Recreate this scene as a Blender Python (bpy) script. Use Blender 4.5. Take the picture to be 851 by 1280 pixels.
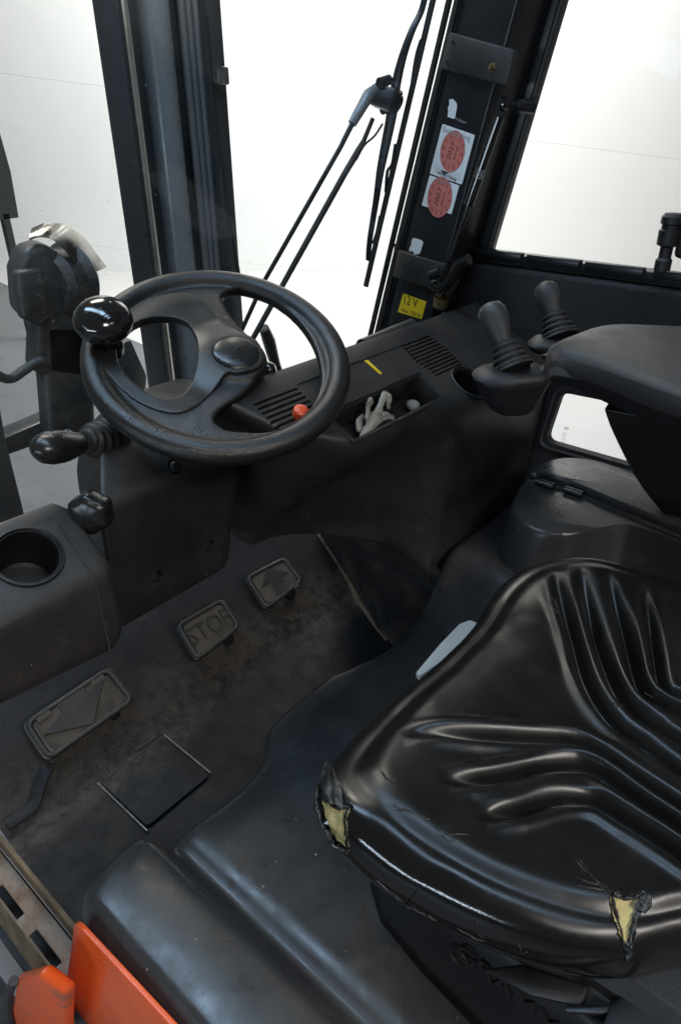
import bpy, bmesh, math, random
from mathutils import Vector, Matrix, noise
random.seed(7)
R = math.radians
sc = bpy.context.scene
for o in list(bpy.data.objects): bpy.data.objects.remove(o)
COL = sc.collection

# ------------------------------------------------------------------ camera
YAW, PITCH, FPX, CX, CY = R(49.67), R(30.05), 853.0, 425.5, 640.0
CAM = Vector((0, 0, 1.05))
FWD = Vector((math.sin(YAW)*math.cos(PITCH), math.cos(YAW)*math.cos(PITCH), -math.sin(PITCH)))
RGT = Vector((math.cos(YAW), -math.sin(YAW), 0))
DWN = FWD.cross(RGT)
cd = bpy.data.cameras.new('camera'); cam = bpy.data.objects.new('camera', cd); COL.objects.link(cam)
cd.sensor_fit = 'VERTICAL'; cd.sensor_height = 36; cd.sensor_width = 24; cd.lens = 24.0
cd.clip_start = .02; cd.clip_end = 200
m = Matrix((RGT, -DWN, -FWD)).transposed().to_4x4(); m.translation = CAM
cam.matrix_world = m
sc.camera = cam

# ------------------------------------------------------------------ light
w = bpy.data.worlds.new('World'); sc.world = w; w.use_nodes = True
bg = w.node_tree.nodes['Background']
bg.inputs[0].default_value = (.93, .96, 1.0, 1); bg.inputs[1].default_value = .115
def area(name, loc, target, sx, sy, power, col=(1, 1, 1)):
    l = bpy.data.lights.new(name, 'AREA'); l.shape = 'RECTANGLE'; l.size = sx; l.size_y = sy
    l.energy = power; l.color = col
    o = bpy.data.objects.new(name, l); COL.objects.link(o); o.location = loc
    o.rotation_euler = (Vector(target)-Vector(loc)).to_track_quat('-Z', 'Y').to_euler()
    return o
area('overhead_light', (5.2, 3.9, 4.2), (6.6, 5.8, .4), 5, 3, 430, (1, .98, .95))  # added lamp aimed at the wall to brighten it, no such source seen
area('overhead_light', (1.9, 3.0, 3.6), (.8, .6, .2), 2.0, .8, 75, (1, .92, .82))
area('overhead_light', (-.3, -2.6, 3.0), (.55, .2, .3), 2.4, .7, 115, (1, .95, .89))
area('skylight', (.05, 1.0, 3.5), (.06, .95, .2), .50, 4.2, 105, (.52, .74, 1))
area('gate_daylight', (-5.0, -.1, .72), (.3, .1, .55), 3.4, .24, 75, (.70, .85, 1))
vs = sc.view_settings
vs.view_transform = 'Standard'; vs.look = 'None'; vs.exposure = 0.0; vs.gamma = 1; vs.use_curve_mapping = False

# ------------------------------------------------------------------ measuring helpers
def ray(u, v): return FWD + RGT*((u-CX)/FPX) + DWN*((v-CY)/FPX)
def pt(u, v, x=None, y=None, z=None):
    """point seen in the photograph at (u, v) that lies on the measured plane x, y or z"""
    d = ray(u, v)
    t = (z-CAM.z)/d.z if z is not None else (y-CAM.y)/d.y if y is not None else (x-CAM.x)/d.x
    return CAM + d*t
def ppl(u, v, p0, n):
    d = ray(u, v); return CAM + d*(((Vector(p0)-CAM).dot(n))/d.dot(n))

# ------------------------------------------------------------------ materials
def new_mat(name):
    mt = bpy.data.materials.new(name); mt.use_nodes = True
    nt = mt.node_tree; return mt, nt, nt.nodes['Principled BSDF']
def nd(nt, typ, **kw):
    n = nt.nodes.new(typ)
    for k, v in kw.items():
        if k in n.inputs: n.inputs[k].default_value = v
        else: setattr(n, k, v)
    return n
def noise_node(nt, vec, scale, detail=3, rough=.55, dist=0):
    n = nd(nt, 'ShaderNodeTexNoise'); n.inputs['Scale'].default_value = scale
    n.inputs['Detail'].default_value = detail; n.inputs['Roughness'].default_value = rough
    n.inputs['Distortion'].default_value = dist
    nt.links.new(vec, n.inputs['Vector']); return n
def ramp(nt, fac, stops):
    r = nd(nt, 'ShaderNodeValToRGB'); cr = r.color_ramp
    while len(cr.elements) < len(stops): cr.elements.new(.5)
    for e, (p, c) in zip(cr.elements, stops):
        e.position = p; e.color = c if len(c) == 4 else (*c, 1)
    nt.links.new(fac, r.inputs[0]); return r
def mixc(nt, fac, a, b):
    m = nd(nt, 'ShaderNodeMix', data_type='RGBA')
    for sock, val in ((m.inputs[0], fac), (m.inputs[6], a), (m.inputs[7], b)):
        if hasattr(val, 'is_output'): nt.links.new(val, sock)
        else: sock.default_value = val if not isinstance(val, tuple) or len(val) == 4 else (*val, 1)
    return m.outputs[2]
def g(v): return (v, v, v, 1)
def surface(name, base, rough=.5, metal=0, var=None, var_scale=4, var_lo=.4, var_hi=.7, grain=0, grain_scale=600,
            grain_type='noise', dents=0, dents_scale=12, specks=0, speck_col=(.35, .33, .30), rough_var=.1, spec=.5, coat=0,
            var2=None, var2_scale=15, var2_lo=.55, var2_hi=.7, stretch=None, scratches=0, scratch_col=(.2,.2,.2)):
    mt, nt, b = new_mat(name)
    tc = nd(nt, 'ShaderNodeTexCoord'); vec = tc.outputs['Object']
    if stretch:
        mp = nd(nt, 'ShaderNodeMapping'); mp.inputs['Scale'].default_value = stretch
        nt.links.new(vec, mp.inputs[0]); svec = mp.outputs[0]
    else: svec = vec
    col = (*base, 1)
    big = noise_node(nt, svec, var_scale, 6, .62)
    if var:
        r = ramp(nt, big.outputs[0], [(var_lo, g(0)), (var_hi, g(1))])
        col = mixc(nt, r.outputs[0], col, (*var, 1))
    if var2:
        n2 = noise_node(nt, svec, var2_scale, 8, .7, .4)
        r = ramp(nt, n2.outputs[0], [(var2_lo, g(0)), (var2_hi, g(1))])
        col = mixc(nt, r.outputs[0], col, (*var2, 1))
    if scratches:
        mp2 = nd(nt, 'ShaderNodeMapping'); mp2.inputs['Scale'].default_value = (9, 70, 40); mp2.inputs['Rotation'].default_value = (.3, .5, .8)
        nt.links.new(vec, mp2.inputs[0])
        n3 = noise_node(nt, mp2.outputs[0], 1.6, 3, .6, 1.2)
        r = ramp(nt, n3.outputs[0], [(.70, g(0)), (.74, g(scratches))])
        col = mixc(nt, r.outputs[0], col, (*scratch_col, 1))
    if specks:
        v = nd(nt, 'ShaderNodeTexVoronoi'); v.inputs['Scale'].default_value = 95; v.inputs['Randomness'].default_value = 1
        nt.links.new(vec, v.inputs['Vector'])
        n4 = noise_node(nt, vec, 9, 2)
        mu = nd(nt, 'ShaderNodeMath', operation='ADD'); nt.links.new(v.outputs['Distance'], mu.inputs[0])
        mu2 = nd(nt, 'ShaderNodeMath', operation='MULTIPLY'); nt.links.new(v.outputs['Color'], mu2.inputs[0]); mu2.inputs[1].default_value = .32
        nt.links.new(mu2.outputs[0], mu.inputs[1])
        r = ramp(nt, mu.outputs[0], [(.10+.04*specks, g(1)), (.15+.05*specks, g(0))])
        r2 = ramp(nt, n4.outputs[0], [(.45, g(0)), (.6, g(1))])
        mm = nd(nt, 'ShaderNodeMath', operation='MULTIPLY'); nt.links.new(r.outputs[0], mm.inputs[0]); nt.links.new(r2.outputs[0], mm.inputs[1])
        col = mixc(nt, mm.outputs[0], col, (*speck_col, 1))
    if hasattr(col, 'is_output'): nt.links.new(col, b.inputs['Base Color'])
    else: b.inputs['Base Color'].default_value = col
    b.inputs['Metallic'].default_value = metal
    b.inputs['Specular IOR Level'].default_value = spec
    if coat: b.inputs['Coat Weight'].default_value = coat; b.inputs['Coat Roughness'].default_value = .12
    nr = noise_node(nt, vec, 23, 5, .65)
    mr = nd(nt, 'ShaderNodeMapRange'); nt.links.new(nr.outputs[0], mr.inputs[0])
    mr.inputs[1].default_value = .3; mr.inputs[2].default_value = .7
    mr.inputs[3].default_value = max(.03, rough-rough_var); mr.inputs[4].default_value = min(1, rough+rough_var)
    nt.links.new(mr.outputs[0], b.inputs['Roughness'])
    last = None
    if grain:
        if grain_type == 'leather':
            gn = nd(nt, 'ShaderNodeTexVoronoi', feature='DISTANCE_TO_EDGE'); gn.inputs['Scale'].default_value = grain_scale
            nt.links.new(vec, gn.inputs['Vector']); src = gn.outputs['Distance']
        else:
            gn = noise_node(nt, vec, grain_scale, 2, .5); src = gn.outputs[0]
        bp = nd(nt, 'ShaderNodeBump'); bp.inputs['Strength'].default_value = grain; bp.inputs['Distance'].default_value = .0014
        nt.links.new(src, bp.inputs['Height']); last = bp
    if dents:
        dn = noise_node(nt, vec, dents_scale, 4, .6)
        bp = nd(nt, 'ShaderNodeBump'); bp.inputs['Strength'].default_value = dents; bp.inputs['Distance'].default_value = .004
        nt.links.new(dn.outputs[0], bp.inputs['Height'])
        if last: nt.links.new(last.outputs[0], bp.inputs['Normal'])
        last = bp
    if last: nt.links.new(last.outputs[0], b.inputs['Normal'])
    return mt

M = {}
M['dash'] = surface('dusty_black_plastic', (.017, .016, .0155), .44, var=(.034, .030, .0265), var_scale=7, var_lo=.38, var_hi=.66, var2=(.055, .048, .041), var2_scale=22, var2_lo=.58, var2_hi=.85, scratches=.35, scratch_col=(.07, .065, .06), grain=.30, grain_scale=900, specks=.8, speck_col=(.24, .22, .20), rough_var=.10)
M['dashdark'] = surface('dark_plastic', (.007, .007, .008), .48, grain=.3, grain_scale=900)
M['column'] = surface('column_plastic', (.015, .015, .0155), .40, var=(.026, .025, .024), var_scale=7, var2=(.040, .037, .033), var2_scale=16, var2_lo=.60, var2_hi=.85, scratches=.3, scratch_col=(.06, .06, .06), grain=.35, grain_scale=800, specks=.8, speck_col=(.22, .21, .20), rough_var=.12)
M['hood'] = surface('hood_plastic', (.027, .0275, .029), .34, var=(.037, .036, .035), var_scale=6, var_lo=.42, var_hi=.62, var2=(.075, .064, .053), var2_scale=13, var2_lo=.57, var2_hi=.82, specks=1.0, speck_col=(.30, .27, .23), grain=.04, grain_scale=700, scratches=.5, scratch_col=(.085, .085, .085), rough_var=.12)
M['vinyl'] = surface('seat_vinyl', (.0048, .0046, .0043), .33, var=(.0068, .0064, .006), grain=.03, grain_scale=560, grain_type='leather', dents=.05, dents_scale=26, rough_var=.07, spec=.5)
def polish_entry_side(mt):
    nt = mt.node_tree; b = nt.nodes['Principled BSDF']; old = b.inputs['Roughness'].links[0].from_socket
    tc = nd(nt, 'ShaderNodeTexCoord'); sx = nd(nt, 'ShaderNodeSeparateXYZ'); nt.links.new(tc.outputs['Object'], sx.inputs[0])
    nz = noise_node(nt, tc.outputs['Object'], 14, 4); ad = nd(nt, 'ShaderNodeMath', operation='MULTIPLY_ADD'); nt.links.new(nz.outputs[0], ad.inputs[0]); ad.inputs[1].default_value = .05; nt.links.new(sx.outputs[0], ad.inputs[2])
    az = nd(nt, 'ShaderNodeMath', operation='MULTIPLY_ADD'); nt.links.new(sx.outputs[2], az.inputs[0]); az.inputs[1].default_value = 1.4; az.inputs[2].default_value = -.085
    a2 = nd(nt, 'ShaderNodeMath', operation='ADD'); nt.links.new(ad.outputs[0], a2.inputs[0]); nt.links.new(az.outputs[0], a2.inputs[1])
    mr = nd(nt, 'ShaderNodeMapRange'); nt.links.new(a2.outputs[0], mr.inputs[0]); mr.inputs[1].default_value = -.245; mr.inputs[2].default_value = -.205; mr.inputs[3].default_value = .26; mr.inputs[4].default_value = 1
    mu = nd(nt, 'ShaderNodeMath', operation='MULTIPLY'); nt.links.new(old, mu.inputs[0]); nt.links.new(mr.outputs[0], mu.inputs[1])
    nt.links.new(mu.outputs[0], b.inputs['Roughness'])
polish_entry_side(M['vinyl'])
M['foam'] = surface('yellow_foam', (.56, .47, .22), .9, var=(.36, .27, .10), var_scale=24, grain=.9, grain_scale=700, dents=.5, dents_scale=60)
M['tornedge'] = surface('torn_vinyl_edge', (.010, .010, .010), .42, var=(.05, .048, .046), var_scale=60, var_lo=.45, var_hi=.65, dents=.6, dents_scale=120)
M['rim'] = surface('grained_rim', (.010, .0095, .009), .32, grain=.4, grain_scale=480, grain_type='leather', rough_var=.06, spec=.6)
M['spoke'] = surface('smooth_wheel_plastic', (.017, .016, .015), .38, var=(.025, .023, .021), grain=.12, grain_scale=700, rough_var=.08)
M['gloss'] = surface('gloss_black', (.008, .008, .008), .12, rough_var=.04, dents=.02, spec=.6, coat=.3)
M['rubber'] = surface('black_rubber', (.012, .012, .012), .55, grain=.25, grain_scale=500, var=(.028, .027, .026))
M['arm'] = surface('armrest_plastic', (.034, .0325, .032), .46, var=(.042, .040, .039), grain=.35, grain_scale=900)
M['armside'] = surface('armrest_lower_plastic', (.012, .0125, .0135), .46, grain=.35, grain_scale=900)
M['floor'] = surface('rubber_floor', (.0062, .0068, .0088), .55, var=(.012, .012, .012), var_scale=9, var2=(.040, .036, .031), var2_scale=6.5, var2_lo=.57, var2_hi=.85, spec=.22, grain=.7, grain_scale=260, dents=.15, dents_scale=40, specks=.4, speck_col=(.10, .085, .065))
M['dusty'] = surface('dusty_panel', (.014, .0155, .018), .6, var=(.07, .064, .056), var_scale=11, var_lo=.45, var_hi=.8, scratches=.4, scratch_col=(.12, .115, .11), grain=.5, grain_scale=240)
def gather_dust(mt):
    nt = mt.node_tree; b = nt.nodes['Principled BSDF']; old = b.inputs['Base Color'].links[0].from_socket
    tc = nd(nt, 'ShaderNodeTexCoord'); sx = nd(nt, 'ShaderNodeSeparateXYZ'); nt.links.new(tc.outputs['Object'], sx.inputs[0])
    wob = noise_node(nt, tc.outputs['Object'], 5, 5, .65, .6)
    ad = nd(nt, 'ShaderNodeMath', operation='MULTIPLY_ADD'); nt.links.new(wob.outputs[0], ad.inputs[0]); ad.inputs[1].default_value = .22; nt.links.new(sx.outputs[1], ad.inputs[2])
    r = ramp(nt, ad.outputs[0], [(.105, g(0)), (.165, g(1)), (.20, g(.85)), (.29, g(.12))])
    fine = noise_node(nt, tc.outputs['Object'], 42, 8, .75, .3); r2 = ramp(nt, fine.outputs[0], [(.36, g(0)), (.70, g(1))])
    mu = nd(nt, 'ShaderNodeMath', operation='MULTIPLY'); nt.links.new(r.outputs[0], mu.inputs[0]); nt.links.new(r2.outputs[0], mu.inputs[1])
    col = mixc(nt, mu.outputs[0], old, (.066, .055, .043, 1)); nt.links.new(col, b.inputs['Base Color'])
gather_dust(M['floor'])
M['pedal'] = surface('dusty_pedal_rubber', (.012, .012, .012), .5, var=(.024, .022, .019), var_scale=14, grain=.4, grain_scale=350)
M['pedaldirt'] = surface('pedal_dirt', (.055, .045, .033), .8, var=(.024, .021, .018), var_scale=30, grain=.8, grain_scale=420, dents=.3, dents_scale=70)
M['rust'] = surface('rusty_steel', (.22, .17, .13), .5, metal=.35, var=(.13, .06, .026), var_scale=14, var_lo=.42, var_hi=.66, var2=(.045, .03, .022), var2_scale=30, var2_lo=.6, var2_hi=.75, dents=.2, dents_scale=60, grain=.5, grain_scale=300)
M['rustdirt'] = surface('rusty_dirty_steel', (.17, .125, .075), .8, var=(.07, .045, .028), var_scale=18, var2=(.22, .16, .085), var2_scale=26, dents=.4, dents_scale=70, grain=.8, grain_scale=300)
M['baresteel'] = surface('bare_steel_edge', (.50, .48, .46), .35, metal=.9, var=(.25, .2, .17), var_scale=40)
M['orange'] = surface('orange_paint', (.80, .115, .016), .36, var=(.66, .080, .012), var_scale=9, var2=(.16, .06, .03), var2_scale=20, var2_lo=.66, var2_hi=.82, grain=.25, grain_scale=180, scratches=.6, scratch_col=(.10, .03, .02), specks=1.3, speck_col=(.10, .035, .02), coat=.1)
M['orangedirty'] = surface('grimy_orange_paint', (.72, .10, .015), .45, var=(.20, .10, .06), var_scale=16, var_lo=.52, var_hi=.72, var2=(.07, .05, .04), var2_scale=34, var2_lo=.64, var2_hi=.80, grain=.4, grain_scale=200, scratches=.7, scratch_col=(.06, .03, .02))
M['steel'] = surface('black_painted_steel', (.008, .0095, .012), .36, var=(.012, .0135, .015), dents=.05, dents_scale=8, specks=.4, speck_col=(.16, .17, .18), scratches=.35, scratch_col=(.06, .06, .06))
M['mast'] = surface('mast_steel', (.024, .0255, .027), .33, var=(.040, .042, .044), var_scale=8, specks=.7, speck_col=(.22, .23, .23), stretch=(1, 1, .15))
M['cylinder'] = surface('grey_cylinder_paint', (.20, .208, .215), .28, var=(.15, .156, .16), stretch=(1, 1, .1), specks=.5, speck_col=(.3, .3, .3))
M['chrome'] = surface('oily_chrome', (.80, .80, .72), .28, metal=1, rough_var=.05)
M['hose'] = surface('hydraulic_hose', (.11, .113, .117), .42, var=(.15, .15, .15), stretch=(1, 1, .1))
M['grease'] = surface('greasy_mechanism', (.018, .018, .019), .5, var=(.05, .046, .042), var_scale=20, dents=.8, dents_scale=45, grain=.4, grain_scale=200)
M['sheet'] = surface('dull_sheet_metal', (.22, .215, .20), .20, metal=.95, var=(.13, .125, .115), var_scale=16, rough_var=.12)
M['brass'] = surface('dirty_brass', (.38, .29, .15), .4, metal=.9, var=(.1, .08, .05), var_scale=40)
M['bolt'] = surface('worn_bolt_steel', (.30, .29, .28), .4, metal=.9, var=(.08, .07, .06), var_scale=60)
M['foampanel'] = surface('felt_side_panel', (.010, .0105, .0125), .6, grain=1.0, grain_scale=170, grain_type='leather', var=(.022, .022, .023), spec=.35)
M['bracket'] = surface('bracket_plastic', (.018, .017, .016), .5, var=(.05, .045, .04), grain=.3, grain_scale=600)
M['white'] = surface('white_paper', (.74, .75, .74), .55, var=(.66, .67, .66), var_scale=20)
M['red'] = surface('red_print', (.60, .17, .14), .5, var=(.54, .15, .12), var_scale=30)
M['ink'] = surface('black_ink', (.02, .02, .02), .5)
M['greyink'] = surface('grey_ink', (.30, .31, .32), .5)
M['yellow'] = surface('yellow_sticker', (.80, .56, .012), .45, var=(.72, .48, .01), var_scale=30)
M['orangeknob'] = surface('orange_red_button', (.72, .09, .03), .35)
M['ivory'] = surface('ivory_plastic', (.55, .53, .46), .5)
M['tag'] = surface('pale_grey_plastic', (.42, .43, .41), .5, specks=.5, speck_col=(.2, .2, .2))
M['glove'] = surface('soiled_pale_glove', (.40, .39, .34), .9, var=(.20, .185, .15), var_scale=28, grain=.8, grain_scale=500, dents=.4, dents_scale=80)
M['wall'] = surface('white_wall', (.84, .84, .83), .6, var=(.82, .82, .81), var_scale=.6)
M['whitefloor'] = surface('white_painted_floor', (.64, .64, .63), .6, var=(.58, .58, .57), var_scale=1.2, specks=.2, speck_col=(.4,.4,.4))
M['greyfloor'] = surface('grey_concrete_floor', (.16, .168, .18), .45, var=(.13, .137, .146), var_scale=1.6, var2=(.11, .115, .122), var2_scale=5)
M['stalk'] = surface('satin_black_plastic', (.010, .010, .010), .30, var=(.015, .0145, .014), grain=.1, grain_scale=600)
M['cloth'] = surface('frayed_backing_cloth', (.16, .15, .14), .9, var=(.07, .065, .06), var_scale=60)
M['darkboard'] = surface('dark_grey_board', (.012, .014, .016), .5)
def glass_mat(name, tint, speck):
    mt, nt, b = new_mat(name); nt.nodes.remove(b); out = nt.nodes['Material Output']
    tr = nd(nt, 'ShaderNodeBsdfTransparent'); tr.inputs[0].default_value = (*tint, 1)
    gl = nd(nt, 'ShaderNodeBsdfGlossy'); gl.inputs['Roughness'].default_value = .02; gl.inputs[0].default_value = (.9, .95, 1, 1)
    lwn = nd(nt, 'ShaderNodeLayerWeight'); lwn.inputs[0].default_value = .5
    pw = nd(nt, 'ShaderNodeMath', operation='POWER'); nt.links.new(lwn.outputs['Facing'], pw.inputs[0]); pw.inputs[1].default_value = 5
    fr = nd(nt, 'ShaderNodeMath', operation='MULTIPLY_ADD'); nt.links.new(pw.outputs[0], fr.inputs[0]); fr.inputs[1].default_value = .8; fr.inputs[2].default_value = .012
    mx = nd(nt, 'ShaderNodeMixShader'); nt.links.new(fr.outputs[0], mx.inputs[0]); nt.links.new(tr.outputs[0], mx.inputs[1]); nt.links.new(gl.outputs[0], mx.inputs[2])
    tc = nd(nt, 'ShaderNodeTexCoord')
    v = nd(nt, 'ShaderNodeTexVoronoi'); v.inputs['Scale'].default_value = 60; nt.links.new(tc.outputs['Object'], v.inputs['Vector'])
    n4 = noise_node(nt, tc.outputs['Object'], 6, 3)
    mu2 = nd(nt, 'ShaderNodeMath', operation='MULTIPLY'); nt.links.new(v.outputs['Color'], mu2.inputs[0]); mu2.inputs[1].default_value = .25
    mu = nd(nt, 'ShaderNodeMath', operation='ADD'); nt.links.new(v.outputs['Distance'], mu.inputs[0]); nt.links.new(mu2.outputs[0], mu.inputs[1])
    r0 = ramp(nt, mu.outputs[0], [(.07, g(speck)), (.12, g(0))])
    sm = noise_node(nt, tc.outputs['Object'], 2.2, 6, .6, 1.0); r1 = ramp(nt, sm.outputs[0], [(.42, g(.004)), (.75, g(.05*speck/.5))])
    r = nd(nt, 'ShaderNodeMath', operation='ADD'); nt.links.new(r0.outputs[0], r.inputs[0]); nt.links.new(r1.outputs[0], r.inputs[1])
    df = nd(nt, 'ShaderNodeBsdfDiffuse'); df.inputs[0].default_value = (.7, .7, .68, 1)
    m2 = nd(nt, 'ShaderNodeMixShader'); nt.links.new(r.outputs[0], m2.inputs[0]); nt.links.new(mx.outputs[0], m2.inputs[1]); nt.links.new(df.outputs[0], m2.inputs[2])
    nt.links.new(m2.outputs[0], out.inputs[0]); return mt
M['glass'] = glass_mat('dusty_windscreen_glass', (.97, .985, .98), .5)
M['sideglass'] = glass_mat('side_window_glass', (.98, .99, .985), .1)

# ------------------------------------------------------------------ object helpers
WORLD = {}
def link(name, me, mats, parent=None, smooth=35, recenter=True):
    if not isinstance(mats, (list, tuple)): mats = [mats]
    for k in mats: me.materials.append(M[k])
    for p in me.polygons: p.use_smooth = smooth > 0
    if smooth: me.set_sharp_from_angle(angle=R(smooth))
    o = bpy.data.objects.new(name, me); COL.objects.link(o)
    c = Vector((0, 0, 0))
    if recenter and me.vertices:
        lo = Vector([min(v.co[i] for v in me.vertices) for i in range(3)]); hi = Vector([max(v.co[i] for v in me.vertices) for i in range(3)])
        c = (lo+hi)/2; c.z = lo.z
        me.transform(Matrix.Translation(-c)); o.location = c
    WORLD[o] = c
    if parent: o.parent = parent; o.matrix_parent_inverse = Matrix.Translation(-WORLD[parent])
    return o
def tag(o, label=None, cat=None, group=None, kind=None):
    for k, v in (('label', label), ('category', cat), ('group', group), ('kind', kind)):
        if v: o[k] = v
    return o
class MB:
    """collects shapes of ONE part; build() links them as one mesh"""
    def __init__(s): s.v = []; s.f = []; s.m = []
    def add(s, v, f, mi=0, mat=None):
        n = len(s.v); s.v += [Vector(p) if mat is None else mat @ Vector(p) for p in v]
        s.f += [tuple(i+n for i in q) for q in f]; s.m += [mi]*len(f); return s
    def mesh(s, name):
        me = bpy.data.meshes.new(name); me.from_pydata([tuple(p) for p in s.v], [], s.f)
        me.polygons.foreach_set('material_index', s.m); me.update()
        bm = bmesh.new(); bm.from_mesh(me); bmesh.ops.recalc_face_normals(bm, faces=bm.faces); bm.to_mesh(me); bm.free()
        return me
    def build(s, name, mats, parent=None, smooth=35): return link(name, s.mesh(name), mats, parent, smooth)
def bevel_me(me, w, seg=2, ang=30):
    bm = bmesh.new(); bm.from_mesh(me)
    es = [e for e in bm.edges if len(e.link_faces) == 2 and e.calc_face_angle(0) > R(ang)]
    bmesh.ops.bevel(bm, geom=es, offset=w, segments=seg, profile=.5, affect='EDGES', clamp_overlap=True)
    bm.to_mesh(me); bm.free(); return me
def evaluated(o):
    dg = bpy.context.evaluated_depsgraph_get(); dg.update()
    return bpy.data.meshes.new_from_object(o.evaluated_get(dg))
def boolean(me, cutters, op='DIFFERENCE'):
    a = bpy.data.objects.new('tmp', me); COL.objects.link(a); tmp = [a]
    for c in cutters:
        b = bpy.data.objects.new('tmpc', c); COL.objects.link(b); tmp.append(b)
        md = a.modifiers.new('b', 'BOOLEAN'); md.operation = op; md.object = b; md.solver = 'EXACT'
    r = evaluated(a)
    for o in tmp: bpy.data.objects.remove(o)
    return r
def modded(me, *mods):
    a = bpy.data.objects.new('tmp', me); COL.objects.link(a)
    for typ, kw in mods:
        md = a.modifiers.new('m', typ)
        for k, v in kw.items(): setattr(md, k, v)
    r = evaluated(a); bpy.data.objects.remove(a); return r
def box(sx, sy, sz):
    v = [(x*sx/2, y*sy/2, z*sz/2) for x in (-1, 1) for y in (-1, 1) for z in (-1, 1)]
    return v, [(0, 1, 3, 2), (4, 6, 7, 5), (0, 4, 5, 1), (2, 3, 7, 6), (0, 2, 6, 4), (1, 5, 7, 3)]
def cbox(x0, x1, y0, y1, z0, z1):
    v, f = box(x1-x0, y1-y0, z1-z0); c = Vector(((x0+x1)/2, (y0+y1)/2, (z0+z1)/2))
    return [Vector(p)+c for p in v], f
def hexa(bottom, top):
    n = len(bottom); v = list(bottom)+list(top)
    return v, [tuple(range(n))[::-1], tuple(range(n, 2*n))]+[(i, (i+1) % n, n+(i+1) % n, n+i) for i in range(n)]
def frame(o, zax, xax=(1, 0, 0)):
    z = Vector(zax).normalized(); x = Vector(xax); x = (x-z*x.dot(z)).normalized(); y = z.cross(x)
    m = Matrix((x, y, z)).transposed().to_4x4(); m.translation = Vector(o); return m
def prism(outline, depth, mat):
    b = [mat @ Vector((x, y, 0)) for x, y in outline]; t = [mat @ Vector((x, y, depth)) for x, y in outline]
    return hexa(b, t)
def rpoly(pts, r, seg=5):
    out = []; n = len(pts)
    for i in range(n):
        p, a, b = Vector(pts[i]), Vector(pts[i-1]), Vector(pts[(i+1) % n])
        rr = r[i] if isinstance(r, (list, tuple)) else r
        da, db = (a-p), (b-p); k = min(rr, da.length*.45, db.length*.45)
        s, e = p+da.normalized()*k, p+db.normalized()*k
        for j in range(seg+1):
            t = j/seg; out.append(tuple((1-t)**2*s+2*t*(1-t)*p+t*t*e))
    return out
def rrect(w, h, r, seg=5, cx=0, cy=0):
    return [(x+cx, y+cy) for x, y in rpoly([(-w/2, -h/2), (w/2, -h/2), (w/2, h/2), (-w/2, h/2)], r, seg)]
def catmull(pts, n, closed=False):
    P = [Vector(p) for p in pts]; out = []; N = len(P)
    segs = N if closed else N-1
    for i in range(segs):
        if closed: p0, p1, p2, p3 = P[i-1], P[i], P[(i+1) % N], P[(i+2) % N]
        else: p0, p1, p2, p3 = P[max(i-1, 0)], P[i], P[i+1], P[min(i+2, N-1)]
        for j in range(n):
            t = j/n
            out.append(.5*((2*p1)+(p2-p0)*t+(2*p0-5*p1+4*p2-p3)*t*t+(3*p1-p0-3*p2+p3)*t**3))
    if not closed: out.append(P[-1])
    return out
def tube(pts, r, n=12, cap=True, flat=1.0, up=None):
    P = [Vector(p) for p in pts]; v = []; f = []; N = len(P)
    rs = r if isinstance(r, (list, tuple)) else [r]*N
    t0 = (P[1]-P[0]).normalized(); u = Vector(up) if up else (Vector((0, 0, 1)) if abs(t0.z) < .9 else Vector((1, 0, 0)))
    for i in range(N):
        t = (P[min(i+1, N-1)]-P[max(i-1, 0)]).normalized()
        u = (u-t*u.dot(t)).normalized(); w_ = t.cross(u)
        for k in range(n):
            a = 2*math.pi*k/n; v.append(P[i]+u*math.cos(a)*rs[i]*flat+w_*math.sin(a)*rs[i])
    for i in range(N-1):
        for k in range(n):
            f.append((i*n+k, i*n+(k+1) % n, (i+1)*n+(k+1) % n, (i+1)*n+k))
    if cap: f += [tuple(range(n))[::-1], tuple(range((N-1)*n, N*n))]
    return v, f
def lathe(prof, mat, n=32, lobes=0, amp=0, ring=False):
    v = []; f = []; N = len(prof)
    for r, h in prof:
        for k in range(n):
            a = 2*math.pi*k/n; q = r*(1+amp*math.cos(lobes*a)) if lobes else r
            v.append(mat @ Vector((q*math.cos(a), q*math.sin(a), h)))
    for i in range(N-1):
        for k in range(n): f.append((i*n+k, i*n+(k+1) % n, (i+1)*n+(k+1) % n, (i+1)*n+k))
    if ring:
        for k in range(n): f.append(((N-1)*n+k, (N-1)*n+(k+1) % n, (k+1) % n, k))
    else: f += [tuple(range(n))[::-1], tuple(range((N-1)*n, N*n))]
    return v, f
def loft(rings, closed=True, cap=True):
    n = len(rings[0]); v = [Vector(p) for r in rings for p in r]; f = []
    for i in range(len(rings)-1):
        for k in range(n if closed else n-1):
            f.append((i*n+k, i*n+(k+1) % n, (i+1)*n+(k+1) % n, (i+1)*n+k))
    if cap: f += [tuple(range(n))[::-1], tuple(range((len(rings)-1)*n, len(rings)*n))]
    return v, f
def text(s, size, depth, mat, align='CENTER', shear=0, squeeze=1):
    cu = bpy.data.curves.new('t', 'FONT'); cu.body = s; cu.size = size; cu.extrude = depth; cu.align_x = align; cu.align_y = 'CENTER'; cu.resolution_u = 3; cu.shear = shear
    o = bpy.data.objects.new('t', cu); COL.objects.link(o); me = evaluated(o); bpy.data.objects.remove(o)
    v = [mat @ Vector((p.co.x*squeeze, p.co.y, p.co.z)) for p in me.vertices]; f = [tuple(p.vertices) for p in me.polygons]
    bpy.data.meshes.remove(me); return v, f
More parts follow.
